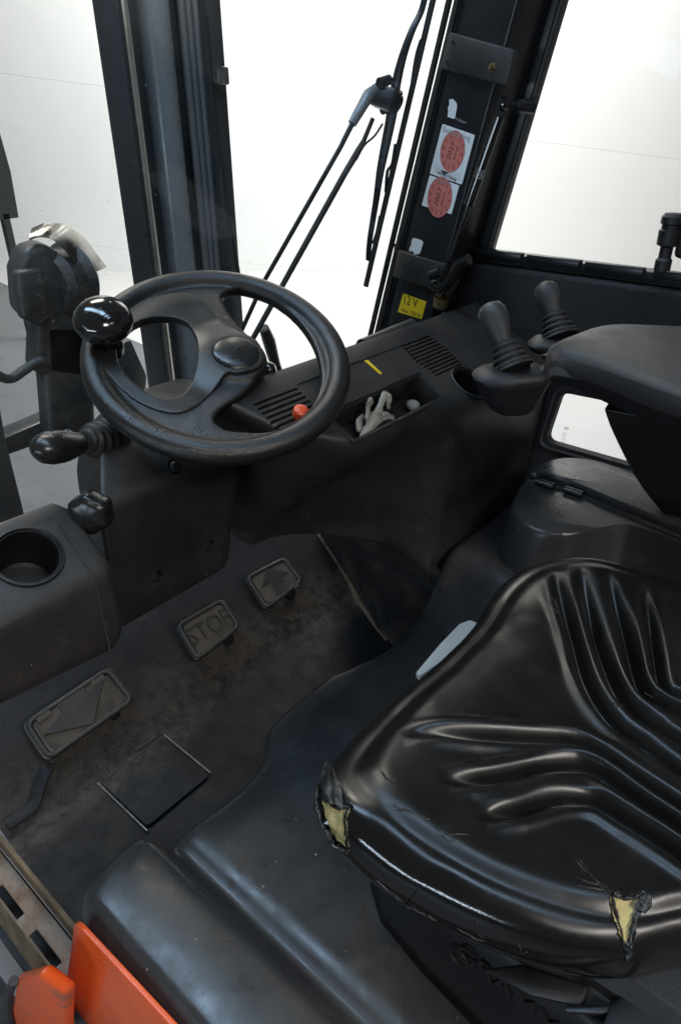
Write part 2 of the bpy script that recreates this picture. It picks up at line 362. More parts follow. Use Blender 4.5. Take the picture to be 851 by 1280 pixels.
def single(name, vf, mats, parent=None, bevel=0, seg=2, smooth=35, ang=30):
    mb = MB(); mb.add(*vf); me = mb.mesh(name)
    if bevel: bevel_me(me, bevel, seg, ang)
    return link(name, me, mats, parent, smooth)
def meshof(vf, bevel=0, seg=2):
    mb = MB(); mb.add(*vf); me = mb.mesh('m')
    if bevel: bevel_me(me, bevel, seg)
    return me
def lerp(a, b, t): return a+(b-a)*t
def sstep(a, b, x):
    t = max(0, min(1, (x-a)/(b-a))); return t*t*(3-2*t)

# ------------------------------------------------------------------ the hall
GZ = -.55
wall_n = Vector((-math.sin(YAW), -math.cos(YAW), 0))
wp = CAM + Vector((math.sin(YAW), math.cos(YAW), 0))*8.5
wa, wb = ppl(300, 130, wp, wall_n), ppl(851, 200, wp, wall_n)
wu = (wb-wa).normalized(); wv = wall_n.cross(wu)
if wv.z < 0: wv = -wv
wm = Matrix((wu, wall_n, wv)).transposed().to_4x4(); wm.translation = wa
wall = single('wall', ([wm @ Vector(p) for p in cbox(-13, 13, -.25, -.05, -5, 6)[0]], cbox(-13, 13, -.25, -.05, -5, 6)[1]), 'wall')
tag(wall, kind='structure')
pan = None
for i in range(-2, 3):
    h = 1.62
    for xa, xb in ((-13, -4), (-4, 9), (9, 13)):
        v, f = cbox(xa+.001, xb-.001, -.05, 0, i*h+.0006, (i+1)*h-.0006)
        single('panel', ([wm @ p for p in v], f), 'wall', wall, bevel=.003, seg=1)
gf = single('floor', cbox(-14, 22, -10, 22, GZ-.3, GZ), 'greyfloor'); tag(gf, kind='structure')
a, b = pt(0, 353, z=GZ), pt(155, 421, z=GZ)
dirv = (b-a).normalized(); side = Vector((dirv.y, -dirv.x, 0))
if side.dot(Vector((1, 1, 0))) < 0: side = -side
e0, e1_ = a-dirv*3, b+dirv*14
wf = single('painted_floor', hexa([Vector((p.x, p.y, GZ-.002)) for p in (e0, e1_, e1_+side*12, e0+side*12)], [Vector((p.x, p.y, GZ+.004)) for p in (e0, e1_, e1_+side*12, e0+side*12)]), 'whitefloor')
tag(wf, kind='structure')
# dark board standing far off at the left, seen through the windscreen
bq = [pt(-70, 285, y=5.6), pt(24, 272, y=5.6), pt(14, 215, y=5.6), pt(-4, 150, y=5.6), pt(-70, 130, y=5.6)]
bd = MB(); bd.add(*hexa(bq, [p+Vector((0, .06, 0)) for p in bq]))
lowz = min(p.z for p in bq)
for xx in (bq[0].x+.1, bq[1].x-.12): bd.add(*cbox(xx, xx+.05, 5.6, 5.66, GZ, lowz+.05))
tag(bd.build('display_board', 'darkboard'), 'dark grey board on legs, cut by the left edge of the photo', 'board')

# ------------------------------------------------------------------ the forklift
FK = bpy.data.objects.new('forklift', None); COL.objects.link(FK); FK.location = (.65, .3, GZ); WORLD[FK] = Vector((.65, .3, GZ)); FK.empty_display_size = .2
tag(FK, 'orange and black forklift truck with worn black cab, torn seat and steering wheel', 'forklift')

# ---- footwell
TOE = .875; TS = math.tan(R(33))
def floor_z(x, y): return max(0, (y-TOE))*TS if y > TOE else 0
def toe(u, v):
    p = pt(u, v, z=0)
    if p.y <= TOE: return p
    n = Vector((0, -TS, 1)).normalized(); return ppl(u, v, (0, TOE, 0), n)
v = []; f = []; NX, NY = 90, 90
for j in range(NY+1):
    for i in range(NX+1):
        x = lerp(.183, 1.15, i/NX); y = lerp(.40, 1.25, j/NY)
        zz = floor_z(x, y)+.0022*noise.noise(Vector((x*7, y*7, 0)))
        if y > TOE-.03: zz += .004*math.exp(-((y-TOE+.004)/.012)**2)
        v.append((x, y, zz))
for j in range(NY):
    for i in range(NX): f.append((j*(NX+1)+i, j*(NX+1)+i+1, (j+1)*(NX+1)+i+1, (j+1)*(NX+1)+i))
fl = single('footwell_floor', (v, f), 'floor', FK, smooth=60)
tag(fl, 'black rubber footwell floor caked with brown dust')
# hatch: lid, its frame gap (proud lip of bare metal on two sides)
lid = single('hatch_lid', prism(rrect(.138, .138, .010), .0035, Matrix.Translation((.418, .796, .0025))), 'floor', fl, bevel=.0015)
for a_, b_ in (((.345, .872), (.345, .722)), ((.492, .868), (.492, .732))):
    single('hatch_edge', tube([Vector((a_[0], a_[1], .0035)), Vector((b_[0], b_[1], .0035))], .0016, 6), 'baresteel', fl)
single('hatch_edge', tube([Vector((.345, .872, .003)), Vector((.372, .873, .004)), Vector((.374, .888, .008)), Vector((.43, .889, .008)), Vector((.432, .874, .004)), Vector((.49, .874, .004))], .0013, 6), 'floor', fl)
# moulded rib at the left of the floor
rb = [toe(60, 955), toe(48, 985), toe(42, 1005), toe(28, 1018), toe(8, 1030)]
single('floor_rib', tube([p+Vector((0, 0, .002)) for p in catmull(rb, 6)], .015, 14, flat=.26, up=(0, 0, 1)), 'floor', fl, smooth=80)
# right hand side panel of the footwell
sp_t = [Vector((.96, .47, .20)), pt(530, 690, z=.33), pt(480, 672, z=.34), pt(430, 664, z=.34), pt(396, 660, z=.34)]
sp_b = [Vector((.99, .47, .0)), toe(486, 801), toe(462, 770), toe(432, 718), toe(400, 668)]
rings = []
for k in range(9):
    t = k/8; rings.append([lerp(a, b, t)+Vector((.012*math.sin(math.pi*t), 0, 0)) for a, b in zip(catmull(sp_t, 5), catmull(sp_b, 5))])
sidep = single('footwell_side_panel', loft(rings, closed=False, cap=False), 'dusty', FK, smooth=60)
bf = catmull([p+Vector((-.004, 0, .004)) for p in sp_b[1:]], 5)
single('panel_flange', tube(bf, .006, 8, flat=.5), 'rustdirt', sidep)

# ---- pedals
PN = Vector((0, -math.sin(R(38)), math.cos(R(38))))
def pedal(corners, p0, label, mark):
    q = [ppl(u, v_, p0, PN) for u, v_ in corners]       # order: left-front, right-front, right-rear, left-rear
    c = sum(q, Vector())/4; fm = frame(c, PN, q[1]-q[0]); inv = fm.inverted()
    loc = [(inv @ p).to_2d() for p in q]
    ol = rpoly([tuple(p) for p in loc], .016, 5)
    me = meshof(prism(ol, .016, fm @ Matrix.Translation((0, 0, -.016))), .004, 2)
    pd = link('pedal', me, 'pedal', FK); tag(pd, label)
    ce = Vector((sum(p[0] for p in ol)/len(ol), sum(p[1] for p in ol)/len(ol)))
    ins = [tuple(ce+(Vector(p)-ce)*.80) for p in ol]
    single('pad', prism(ins, .0022, fm @ Matrix.Translation((0, 0, .0002))), 'pedaldirt', pd, bevel=.0008, seg=1)
    rim = [fm @ Vector((*(ce+(Vector(p)-ce)*.90), .001)) for p in ol]; rim.append(rim[0])
    single('rim', tube(rim, .0055, 8, cap=False), 'pedal', pd, smooth=60)
    wd = (loc[1]-loc[0]).length; hg = (loc[3]-loc[0]).length
    if mark == 'STOP':
        v, f = text('STOP', hg*.62, .0022, fm @ Matrix.Translation((ce.x, ce.y, .003)), squeeze=.86)
        single('stop_lettering', (v, f), 'pedal', pd)
    else:
        s = 1 if mark == 'up' else -1
        if mark == 'up': arrow = [(0, .42), (.36, .02), (.16, .02), (.16, -.40), (-.16, -.40), (-.16, .02), (-.36, .02)]
        else: arrow = [(.02, -.44), (.40, .40), (.16, .30), (.16, .44), (-.16, .44), (-.16, .22), (-.42, .02)]
        ar = [(ce.x+x*wd*.95, ce.y+y*hg*.95) for x, y in arrow]
        single('arrow', prism(ar, .0035, fm @ Matrix.Translation((0, 0, .0022))), 'pedal', pd, bevel=.0012, seg=1)
        for dx in (-.30, .30):
            bb = [(ce.x+(dx-.07)*wd, ce.y+.30*s*-hg), (ce.x+(dx+.07)*wd, ce.y+.30*s*-hg), (ce.x+(dx+.07)*wd, ce.y+.42*s*-hg), (ce.x+(dx-.07)*wd, ce.y+.42*s*-hg)]
            single('pad_block', prism(bb, .004, fm @ Matrix.Translation((0, 0, .002))), 'pedaldirt', pd, bevel=.001, seg=1)
    arm = [fm @ Vector((ce.x+.25*wd, ce.y-.35*hg, -.014)), fm @ Vector((ce.x+.30*wd, ce.y-.45*hg, -.04)), fm @ Vector((ce.x+.32*wd, ce.y+.2*hg, -.10)), fm @ Vector((ce.x+.32*wd, ce.y+1.6*hg, -.10))]
    single('pedal_lever', tube(catmull(arm, 5), .011, 8), 'dashdark', pd)
    return pd
pedal([(26, 906), (139, 831), (172, 873), (58, 954)], (0, .985, .125), 'wide left pedal with a downward arrow under brown dust', 'down')
pedal([(218, 782), (279, 747), (302, 783), (246, 828)], (0, .975, .13), 'middle brake pedal with raised STOP lettering', 'STOP')
pedal([(305, 722), (356, 696), (380, 726), (332, 764)], (0, .985, .13), 'right pedal with an upward arrow', 'up')

# ---- hood under the seat
front = [(.1445, .488), (.150, .524), (.160, .540), (.187, .550), (.239, .556), (.263, .545), (.290, .532), (.404, .530), (.457, .543), (.493, .572), (.528, .581), (.634, .582), (.679, .568), (.760, .546), (.842, .548), (.922, .551), (1.02, .553), (1.27, .553)]
fr = catmull([(x, y, 0) for x, y in front], 8)
def hood_z(x, y, yf):
    z = .248
    z += .026*sstep(.300, .245, x)                      # raised roll along the left side
    z -= .5*((x-.215)/.07)**2*.020*sstep(.30, .27, x)
    z -= .013*math.exp(-((x-.272)/.016)**2)             # groove between roll and deck
    z -= .032*sstep(.172, .1445, x)**1.8                  # outer rounded flank
    z += .100*sstep(.845, .965, x-.25*(y-.45))*1.0       # raised corner at the right
    z -= .010*math.exp(-((y-yf+.02)/.03)**2)*sstep(.30, .40, x)*sstep(.9, .8, x)
    z += .0012*noise.noise(Vector((x*9, y*9, 2)))
    return z
v = []; f = []; NB = 70
n0 = len(fr)
for p in fr:
    yf = p.y; col = []
    zt = hood_z(p.x, yf-.03, yf)
    col += [(p.x, yf-.012, .0), (p.x, yf-.004, zt-.10), (p.x, yf, zt-.045)]
    for k in range(1, 7):
        a = k/6*math.pi/2; col.append((p.x, yf-.032*(1-math.cos(a)), lerp(zt-.040, hood_z(p.x, yf-.032, yf), math.sin(a))))
    for k in range(1, NB+1):
        y = lerp(yf-.032, -.55, (k/NB)); col.append((p.x, y, hood_z(p.x, y, yf)))
    v += col
nc = len(v)//n0
for i in range(n0-1):
    for k in range(nc-1): f.append((i*nc+k, (i+1)*nc+k, (i+1)*nc+k+1, i*nc+k+1))
hood = single('hood_cover', (v, f), 'hood', FK, smooth=50); tag(hood, 'scuffed dark grey plastic hood cover under the seat')

# ---- orange chassis side and entry step
pl0 = pt(94, 1156, x=.128)
side_o = [(.512, .262), (.330, .258), (.0, .252), (-.55, .25), (-.55, -.40), (.765, -.40), (.735, -.285), (.668, -.093), (.640, -.050), (.580, .092)]
om = Matrix(((-.045, 0, 1, .161), (1, 0, 0, 0), (0, 1, 0, 0), (0, 0, 0, 1)))
og = single('side_panel', prism(rpoly(side_o, [.016]+[.004]*9, 4), .006, om), 'orange', FK, bevel=.0025, seg=2); tag(og, 'bright orange painted chassis side panel')
single('panel_bolt', lathe([(.0062, 0), (.0062, .004), (.0045, .0055), (.001, .0058)], frame((.1325, .616, -.057), (-1, 0, 0)), 16), 'ink', og)
# step sill: folded rusty plate with two slots
def yz(a, b, x): return (a, b, x)
sill = MB()
sill.add(*cbox(.176, .1825, .42, 1.45, -.035, .0025))                     # flange along the floor edge
fl_m = surface
step = FK
so = link('entry_step', sill.mesh('entry_step'), 'rustdirt', FK); tag(so, 'rusty folded steel entry step with long slots')
pm = Matrix(((0, 1, 0, .172), (1, 0, 0, 0), (0, .10, -1, -.031), (0, 0, 0, 1)))
plate = [(.642, 0), (1.45, 0), (1.45, -.042), (.642, -.042)]
slots = (.664, .774, .884, .994, 1.104)
holes = [meshof(prism([(y0+x, y) for x, y in rrect(.074, .014, .005, 4, .037, -.0325)], .03, pm @ Matrix.Translation((0, 0, -.012))), 0) for y0 in slots]
pmesh = boolean(meshof(prism(plate, .004, pm), .0012, 1), holes)
link('slotted_plate', pmesh, 'rust', so)
for y0 in slots:
    ln = [pm @ Vector((y0+x, y, .0)) for x, y in rrect(.075, .015, .005, 4, .037, -.0325)]
    single('slot_edge', tube(ln+[ln[0]], .0009, 6, cap=False), 'baresteel', so)
op = pm @ Vector((.642, -.042, 0))
face = [Vector((op.x, .642, op.z)), Vector((op.x, 1.45, op.z)), Vector((op.x-.016, 1.45, op.z-.12)), Vector((op.x-.016, .60, op.z-.10))]
single('step_face', hexa(face, [p+Vector((.004, 0, 0)) for p in face]), 'rustdirt', so)
single('step_inside', cbox(.112, .185, .60, 1.45, -.13, -.10), 'dashdark', so)  # dark plate added under the slots so they look dark inside
single('step_end', hexa([Vector((.128, .640, -.12)), Vector((.176, .640, -.12)), Vector((.176, .650, -.12)), Vector((.128, .650, -.12))], [Vector((.133, .640, -.036)), Vector((.176, .640, -.036)), Vector((.176, .650, -.036)), Vector((.133, .650, -.036))]), 'steel', so, bevel=.002)
lowc = [pt(20, 1225, x=.075), pt(48, 1218, x=.085), pt(84, 1243, x=.10), pt(84, 1330, x=.10), pt(30, 1330, x=.075), pt(14, 1262, x=.072)]
lw = single('step_cover', hexa([p for p in lowc], [p+Vector((.016, .004, -.004)) for p in lowc]), 'orangedirty', FK, bevel=.007, seg=3); tag(lw, 'scratched orange cover below the entry step')
rimp = catmull([p+Vector((-.002, 0, .002)) for p in (lowc[0], lowc[5], lowc[4])], 6)
single('cover_edge_trim', tube(rimp, .006, 8), 'rubber', lw)
gr = [pt(-30, 1180, z=-.30), pt(20, 1300, z=-.30)]
single('lower_step', cbox(-.02, .10, .30, .95, -.36, -.33), 'dusty', FK, bevel=.004)

# ---- right hand dashboard console
TH = R(28); DP = pt(557, 494, x=.93); DN = Vector((0, -math.sin(TH), math.cos(TH)))
def dz(y): return DP.z+math.tan(TH)*(y-DP.y)
topx = [1.262, 1.15, 1.04, .965, .925, .895, .86, .82, .77, .71, .65, .56]
bot = [(1.262, .566, .20), (1.15, .568, .20), (1.04, .571, .20), (.965, .575, .24), (.930, .582, .305), (.915, .650, .33), (.882, .730, .332), (.846, .788, .332), (.79, .838, .332), (.72, .853, .332), (.65, .858, .34), (.55, .86, .36)]
tt = catmull([(x, 0, 0) for x in topx], 7); bb = catmull(bot, 7)
rings = []
for a, b in zip(tt, bb):
    s = sstep(.96, .80, a.x)
    ye = lerp(.536, .556, s)+.045*sstep(.70, .60, a.x)+.10*sstep(.62, .54, a.x)
    top = Vector((a.x, ye, dz(ye)))
    k1 = Vector((lerp(a.x, b.x, .10), lerp(ye-.006, ye+.012, s), top.z-lerp(.05, .035, s)))
    k2 = Vector((lerp(a.x, b.x, .75), lerp(b.y-.016, lerp(ye, b.y, .72), s), lerp(top.z, b.z, .62)))
    s2 = sstep(.73, .63, a.x)
    k1 = k1.lerp(Vector((a.x, ye+.03, top.z-.016)), s2); k2 = k2.lerp(Vector((a.x, .80, top.z-.05)), s2); b = b.lerp(Vector((a.x, .84, .60)), s2)
    ring = [Vector((a.x, .775, lerp(.45, .62, s2))), Vector((a.x, .755, lerp(.62, .65, s2))), Vector((a.x, .735, dz(.692)-.030)), Vector((a.x, .718, dz(.692)-.004)), Vector((a.x, .704, dz(.692)+.003)), Vector((a.x, .692, dz(.692)))]
    for k in range(1, 6): y = lerp(.692, min(ye+.022, .685), k/5); ring.append(Vector((a.x, y, dz(y))))
    P0 = ring[-1]; P1 = top+Vector((0, -.004, -.001))
    for k in range(1, 7):
        t = k/6; ring.append((1-t)**2*P0+2*t*(1-t)*P1+t*t*k1)
    for k in range(1, 12):
        t = k/11; ring.append((1-t)**2*k1+2*t*(1-t)*k2+t*t*b)
    ring.append(Vector((b.x, b.y+.02, b.z-.004))); ring.append(Vector((a.x, max(.79, b.y+.03), b.z+.01)))
    rings.append(ring)
dm = meshof(loft(rings))
DF = frame(DP, DN, (1, 0, 0))         # local x = right, y = up the slope
def dl(x, y): return DF @ Vector((x, y, 0))
cut = [meshof(prism(rrect(.226, .052, .005, 3, -.121, .029), .2, DF @ Matrix.Translation((0, 0, -.052)))),
       meshof(prism(rrect(.243, .066, .005, 3, -.122, .029), .1, DF @ Matrix.Translation((0, 0, -.003)))),
       meshof(lathe([(.033, -.07), (.036, .10)], frame((1.012, .562, dz(.562)), DN), 40)),
       meshof(prism(rrect(.262, .052, .004, 3, -.110, .098), .1, DF @ Matrix.Translation((0, 0, -.0016))))]
vents = MB()
for k in range(11):
    vents.add(*prism(rrect(.098-.0025*abs(k-5), .0034, .0015, 2, .064, .042+k*.0079), .05, DF @ Matrix.Translation((0, 0, -.011))))
for k in range(8):
    vents.add(*prism(rrect(.088, .0042, .0015, 2, -.288, .052+k*.0092), .05, DF @ Matrix.Translation((0, 0, -.011))))
cut.append(vents.mesh('v'))
dmesh = boolean(dm, cut)
dash = link('dashboard', dmesh, 'dash', FK, smooth=40); tag(dash, 'dusty black plastic dashboard console right of the wheel')
# stepped rim round the tray
for k, (w_, h_) in enumerate(((.240, .063), (.233, .0575))):
    ol = [DF @ Vector((x, y, -.0030+.0012*(1-k))) for x, y in rrect(w_, h_, .005, 3, -.121, .029)]
    single('tray_rim', tube(ol+[ol[0]], .0019, 8, cap=False), 'dashdark', dash)
cfm = frame((1.012, .562, dz(.562)), DN)
single('cup_ring', lathe([(.0358, -.004), (.0362, .0015), (.0385, .0030), (.0405, .0015), (.0405, -.001)], cfm, 40, ring=True), 'dashdark', dash)
single('cup_holder', lathe([(.0352, .0), (.0325, -.066), (.028, -.069), (.002, -.069), (.002, -.0675), (.0275, -.0675), (.0315, -.065), (.0345, .0)], cfm, 40, ring=True), 'dashdark', dash)
rkb = dl(-.281, .073)
single('button', lathe([(.011, -.002), (.012, .005), (.0115, .010), (.0085, .013), (.003, .014)], frame(rkb, DN), 28), 'orangeknob', dash)
single('yellow_mark', prism([(-.003, -.018), (.003, -.018), (.004, .016), (-.0035, .018)], .0006, DF @ Matrix.Translation((-.078, .104, -.0014)) @ Matrix.Rotation(R(2), 4, 'Z')), 'yellow', dash)
pa, pb = ppl(452, 434, (0, .745, 0), Vector((0, 1, 0))), ppl(515, 408, (0, .745, 0), Vector((0, 1, 0)))
single('grab_tube', lathe([(.0125, 0), (.0145, .001), (.0145, (pb-pa).length), (.010, (pb-pa).length), (.010, .02), (.0125, .0)], frame(pa, pb-pa, (0, 0, 1)), 24, ring=True), 'bracket', dash)
sc_ = pt(307, 602, y=.83); single('screw', lathe([(.008, 0), (.008, .003), (.005, .004), (.001, .002)], frame(sc_, (-.3, -1, .3)), 16), 'bolt', dash)
# pale crumpled gloves lying in the tray
def blob_tube(pts, rs): return tube(catmull(pts, 5), [lerp(rs[int(i/5)], rs[min(int(i/5)+1, len(rs)-1)], (i % 5)/5) for i in range((len(pts)-1)*5+1)], 12, flat=.42, up=(.3, -.8, .5))
gm = MB()
gz = -.038
gp = lambda x, y, z_: DF @ Vector((-.145+(x+.15)*.80, .029+(y-.03)*.8, gz+(z_-gz)*.78))
gm.add(*blob_tube([gp(-.20, .012, gz), gp(-.175, .02, gz+.012), gp(-.15, .028, gz+.020), gp(-.125, .034, gz+.014)], [.005, .010, .012, .009]))
gm.add(*blob_tube([gp(-.175, .02, gz+.012), gp(-.172, .038, gz+.035), gp(-.163, .050, gz+.052), gp(-.155, .046, gz+.046)], [.008, .007, .0085, .004]))
gm.add(*blob_tube([gp(-.15, .03, gz+.02), gp(-.132, .040, gz+.042), gp(-.118, .050, gz+.055), gp(-.108, .042, gz+.046), gp(-.112, .03, gz+.030)], [.008, .006, .0065, .0065, .004]))
gm.add(*blob_tube([gp(-.19, .028, gz+.004), gp(-.178, .042, gz+.012), gp(-.16, .048, gz+.014)], [.006, .008, .006]))
gm.add(*blob_tube([gp(-.125, .034, gz+.012), gp(-.105, .028, gz+.010), gp(-.088, .02, gz+.006)], [.008, .007, .004]))
me = modded(gm.mesh('g'), ('REMESH', dict(mode='VOXEL', voxel_size=.0014)), ('SMOOTH', dict(iterations=2, factor=.5)))
for vv in me.vertices: vv.co += vv.normal*(.0035*noise.noise(vv.co*75)+.0016*noise.noise(vv.co*190))
gl = link('glove', me, 'glove', None, smooth=80); tag(gl, 'crumpled soiled pale glove lying in the dashboard tray', 'glove')
me2 = meshof(lathe([(.002, 0), (.010, .002), (.013, .008), (.009, .014), (.002, .016)], frame(dl(-.028, .030)+DN*-.047, DN), 14))
for vv in me2.vertices: vv.co += Vector((1, .6, .4))*.004*noise.noise(vv.co*60)
tag(link('paper_scrap', me2, 'glove', None, smooth=80), 'small pale crumpled scrap at the right end of the dashboard tray', 'scrap')

# ---- left dashboard box with cup holder
LT = math.tan(R(31)); LN = Vector((0, -math.sin(R(31)), math.cos(R(31)))); LP = pt(132, 716, y=.69)
fr_ = ppl(80, 632, LP, LN)
lb_ol = [(.03, .690), (.356, .690), (.368, .700), (fr_.x+.008, fr_.y), (fr_.x-.004, fr_.y+.016), (.03, fr_.y+.024)]
rings = []
for zz, ins in ((-.130, .010), (-.112, .004), (-.08, 0), (-.022, 0), (-.007, .0018), (-.002, .0055), (0, .012)):
    ring = []
    for x, y in lb_ol:
        sx, sy = (1 if x < .2 else -1), (1 if y < .74 else -1)
        bow = .035*(.352-x)/.352 if zz < -.1 and y < .74 else 0
        px_, py_ = x+sx*ins, y+sy*ins
        ring.append(Vector((px_, py_, LP.z+zz+bow+(LT*(py_-.69) if zz > -.05 else LT*(py_-.69)*.3))))
    rings.append(ring)
lm = meshof(loft(rings), .006, 3)
cc = ppl(35, 696, LP, LN); lfm = frame(cc, LN)
lm = boolean(lm, [meshof(lathe([(.036, -.08), (.0385, .05)], lfm, 48))])
lbx = link('dashboard_box', lm, 'dash', FK, smooth=40); tag(lbx, 'black dashboard box with cup holder left of the steering column')
single('cup_holder_ring', lathe([(.0378, -.004), (.0385, .002), (.040, .0042), (.0425, .0038), (.0435, .0005), (.0435, -.001)], lfm, 56, ring=True), 'dashdark', lbx)
single('cup_holder_well', lathe([(.0378, .001), (.0350, -.072), (.030, -.076), (.002, -.076), (.002, -.074), (.030, -.0735), (.0342, -.070), (.0370, .001)], lfm, 48, ring=True), 'dashdark', lbx)
seam = [Vector((.334, .6885, LP.z-.12)), Vector((.334, .6885, LP.z-.012)), Vector((.335, .698, LP.z+.005)), Vector((fr_.x-.02, fr_.y-.02, fr_.z-.011))]
single('box_seam', tube(seam, .0013, 6), 'hood', lbx)

# ---- steering column
def crect(pts, r): return rpoly(pts, r, 5)
secs = [(.392, [(.396, .766), (.596, .766), (.640, .925), (.445, .925)]),
        (.405, [(.385, .752), (.607, .752), (.650, .925), (.446, .925)]),
        (.46, [(.384, .748), (.616, .748), (.662, .925), (.448, .925)]),
        (.52, [(.385, .746), (.632, .746), (.676, .925), (.450, .925)]),
        (.57, [(.387, .746), (.648, .746), (.690, .925), (.452, .925)]),
        (.60, [(.392, .750), (.664, .748), (.700, .925), (.458, .925)]),
        (.63, [(.408, .768), (.678, .762), (.702, .925), (.478, .925)]),
        (.652, [(.440, .808), (.680, .798), (.694, .925), (.512, .925)]),
        (.664, [(.490, .860), (.668, .850), (.680, .920), (.56, .920)])]
rs = []
for zz, q in secs: rs.append([Vector((x, y, zz+.10*(y-.85)*(1 if zz > .62 else .0))) for x, y in crect(q, [.010, .03, .03, .04])])
dense = []
nr = len(rs[0])
for k in range(nr):
    dense.append(catmull([r[k] for r in rs], 5))
rings = [[dense[k][i] for k in range(nr)] for i in range(len(dense[0]))]
cmesh = meshof(loft(rings))
scr = [pt(224, 585, y=.747), pt(196, 721, y=.748), pt(262, 682, y=.748)]
cuts = []
for p in scr:
    cuts.append(meshof(lathe([(.010, -.02), (.0105, .03)], frame(p, (0, -1, .12)), 24)))
cmesh = boolean(cmesh, cuts)
colm = link('steering_column', cmesh, 'column', FK, smooth=45); tag(colm, 'black plastic steering column housing')
for p in scr:
    fm = frame(p+Vector((0, .012, -.002)), (0, -1, .12))
    single('screw', lathe([(.0085, 0), (.0085, .004), (.006, .006), (.003, .0062), (.003, .003), (.0005, .003)], fm, 20), 'ink', colm)
# column neck under the wheel
WC = Vector((.6095, .74, .754)); WN = Vector((-.211, -.402, .891)).normalized()
WF = frame(WC, WN, (1, 0, 0))
HB = WF @ Vector((.0135, -.016, 0))
nk = HB-WN*.02; single('column_neck', loft([[p for p in tube([HB-WN*a_, HB-WN*(a_+.001)], r_, 28, False)[0][:28]] for a_, r_ in ((.014, .036), (.03, .040), (.055, .046), (.075, .060), (.10, .075), (.13, .078))]), 'dashdark', colm)
# stalk switch with bellows
b0, b1 = pt(140, 546, y=.84), pt(43, 564, y=.80)
ax = (b1-b0).normalized(); L = (b1-b0).length
prof = [(.030, -.01)]
for k in range(4):
    h = k*.0125; prof += [(.0305-.0025*k, h), (.0315-.0025*k, h+.003), (.0305-.0025*k, h+.006), (.0245-.0022*k, h+.0085), (.0245-.0022*k, h+.0105)]
prof += [(.015, .051), (.012, .053)]
stalk = single('stalk_bellows', lathe(prof, frame(b0, ax, (0, 0, 1)), 36), 'rubber', colm, smooth=50)
pts = [b0+ax*(L-t) for t in (.078, .066, .054, .040, .025, .013, .005, .0)]
single('stalk_switch', tube(pts, [.016, .0195, .0228, .0245, .0240, .0205, .0135, .003], 24, flat=.86, up=(0, -.3, 1)), 'stalk', colm, smooth=60)
ic = MB()
updir = (Vector((-.15, -.45, 1))-ax*Vector((-.15, -.45, 1)).dot(ax)).normalized()
for t, sdx, rr in ((L-.054, .004, .0042), (L-.037, .004, .0042), (L-.024, -.001, .0030), (L-.022, .007, .0030), (L-.008, .004, .0016)):
    s_ = ax.cross(updir); cen = b0+ax*t+s_*sdx
    radl = .0205 if t < L-.01 else .0150
    fm = frame(cen+updir*(radl*.97), updir, ax)
    ring = [fm @ Vector((rr*math.cos(a*math.pi/7), rr*.8*math.sin(a*math.pi/7), 0)) for a in range(15)]
    ic.add(*tube(ring, .0004, 5, cap=False))
ic.build('stalk_symbols', 'tag', colm)
# lobed clamping knob
k0 = pt(122, 632, y=.772); kx = Vector((-.80, -.58, .08)).normalized()
single('clamp_knob', lathe([(.009, -.03), (.009, .002), (.023, .004), (.0265, .008), (.0275, .014), (.0275, .029), (.025, .035), (.017, .038), (.004, .039)], frame(k0, kx, (0, 0, 1)), 72, lobes=6, amp=.055), 'stalk', colm, smooth=80)
# gear lever stub at the right of the hub
gl0 = HB-WN*.035+Vector((.03, 0, .0)); gl1 = ppl(338, 463, HB-WN*.03, WN); 
single('direction_lever', tube([gl0, lerp(gl0, gl1, .6), gl1, gl1+(gl1-gl0)*.25], [.009, .009, .014, .008], 14), 'gloss', colm, smooth=60)

# ---- steering wheel
LH = [(-0.1126, 0.0763), (-0.0961, 0.0963), (-0.0642, 0.111), (-0.0365, 0.1108), (-0.0122, 0.0973), (-0.0011, 0.0774), (-0.0084, 0.0492), (-0.028, 0.0183), (-0.0526, -0.0074), (-0.0785, -0.023), (-0.0991, -0.0253), (-0.1159, -0.0125), (-0.1236, 0.02), (-0.1217, 0.0521)]
RH = [(0.0774, 0.0865), (0.0949, 0.0977), (0.1147, 0.0942), (0.1311, 0.0746), (0.1416, 0.0406), (0.1418, -0.0041), (0.1284, -0.0512), (0.102, -0.0952), (0.0735, -0.123), (0.0361, -0.1421), (-0.0024, -0.1473), (-0.0363, -0.139), (-0.0607, -0.121), (-0.0751, -0.1048), (-0.0764, -0.0862), (-0.0565, -0.0754), (-0.0119, -0.0702), (0.0279, -0.0519), (0.0577, 0.0006), (0.0625, 0.0396)]
SEAM = [(-0.0252, 0.1500), (0.011, 0.146), (0.0385, 0.1338), (0.0504, 0.1127), (0.048, 0.0749), (0.044, 0.0365), (0.0545, -0.0164), (0.0298, -0.0532), (-0.0068, -0.0482), (-0.0196, -0.0384), (-0.0482, -0.0475), (-0.0828, -0.0565), (-0.1105, -0.0543), (-0.1291, -0.0373), (-0.1425, -0.0064), (-0.1458, 0.032), (-0.1407, 0.0764), (-0.1212, 0.1032), (-0.0727, 0.1387)]
def c2(p, n=6, s=1.0):
    q = [tuple(x) for x in catmull([(a, b, 0) for a, b in p], n, True)]; cx_ = sum(a[0] for a in q)/len(q); cy_ = sum(a[1] for a in q)/len(q)
    return [(cx_+(a[0]-cx_)*s, cy_+(a[1]-cy_)*s) for a in q]
I4 = Matrix.Identity(4)
disc = [(.166*math.cos(k*math.pi/60), .166*math.sin(k*math.pi/60)) for k in range(120)]
plate_ = boolean(meshof(prism(disc, .016, Matrix.Translation((0, 0, -.010)))), [meshof(prism(c2(LH, 6, 1.12), .1, Matrix.Translation((0, 0, -.05)))), meshof(prism(c2(RH, 6, 1.04), .1, Matrix.Translation((0, 0, -.05))))])
wb_ = MB()
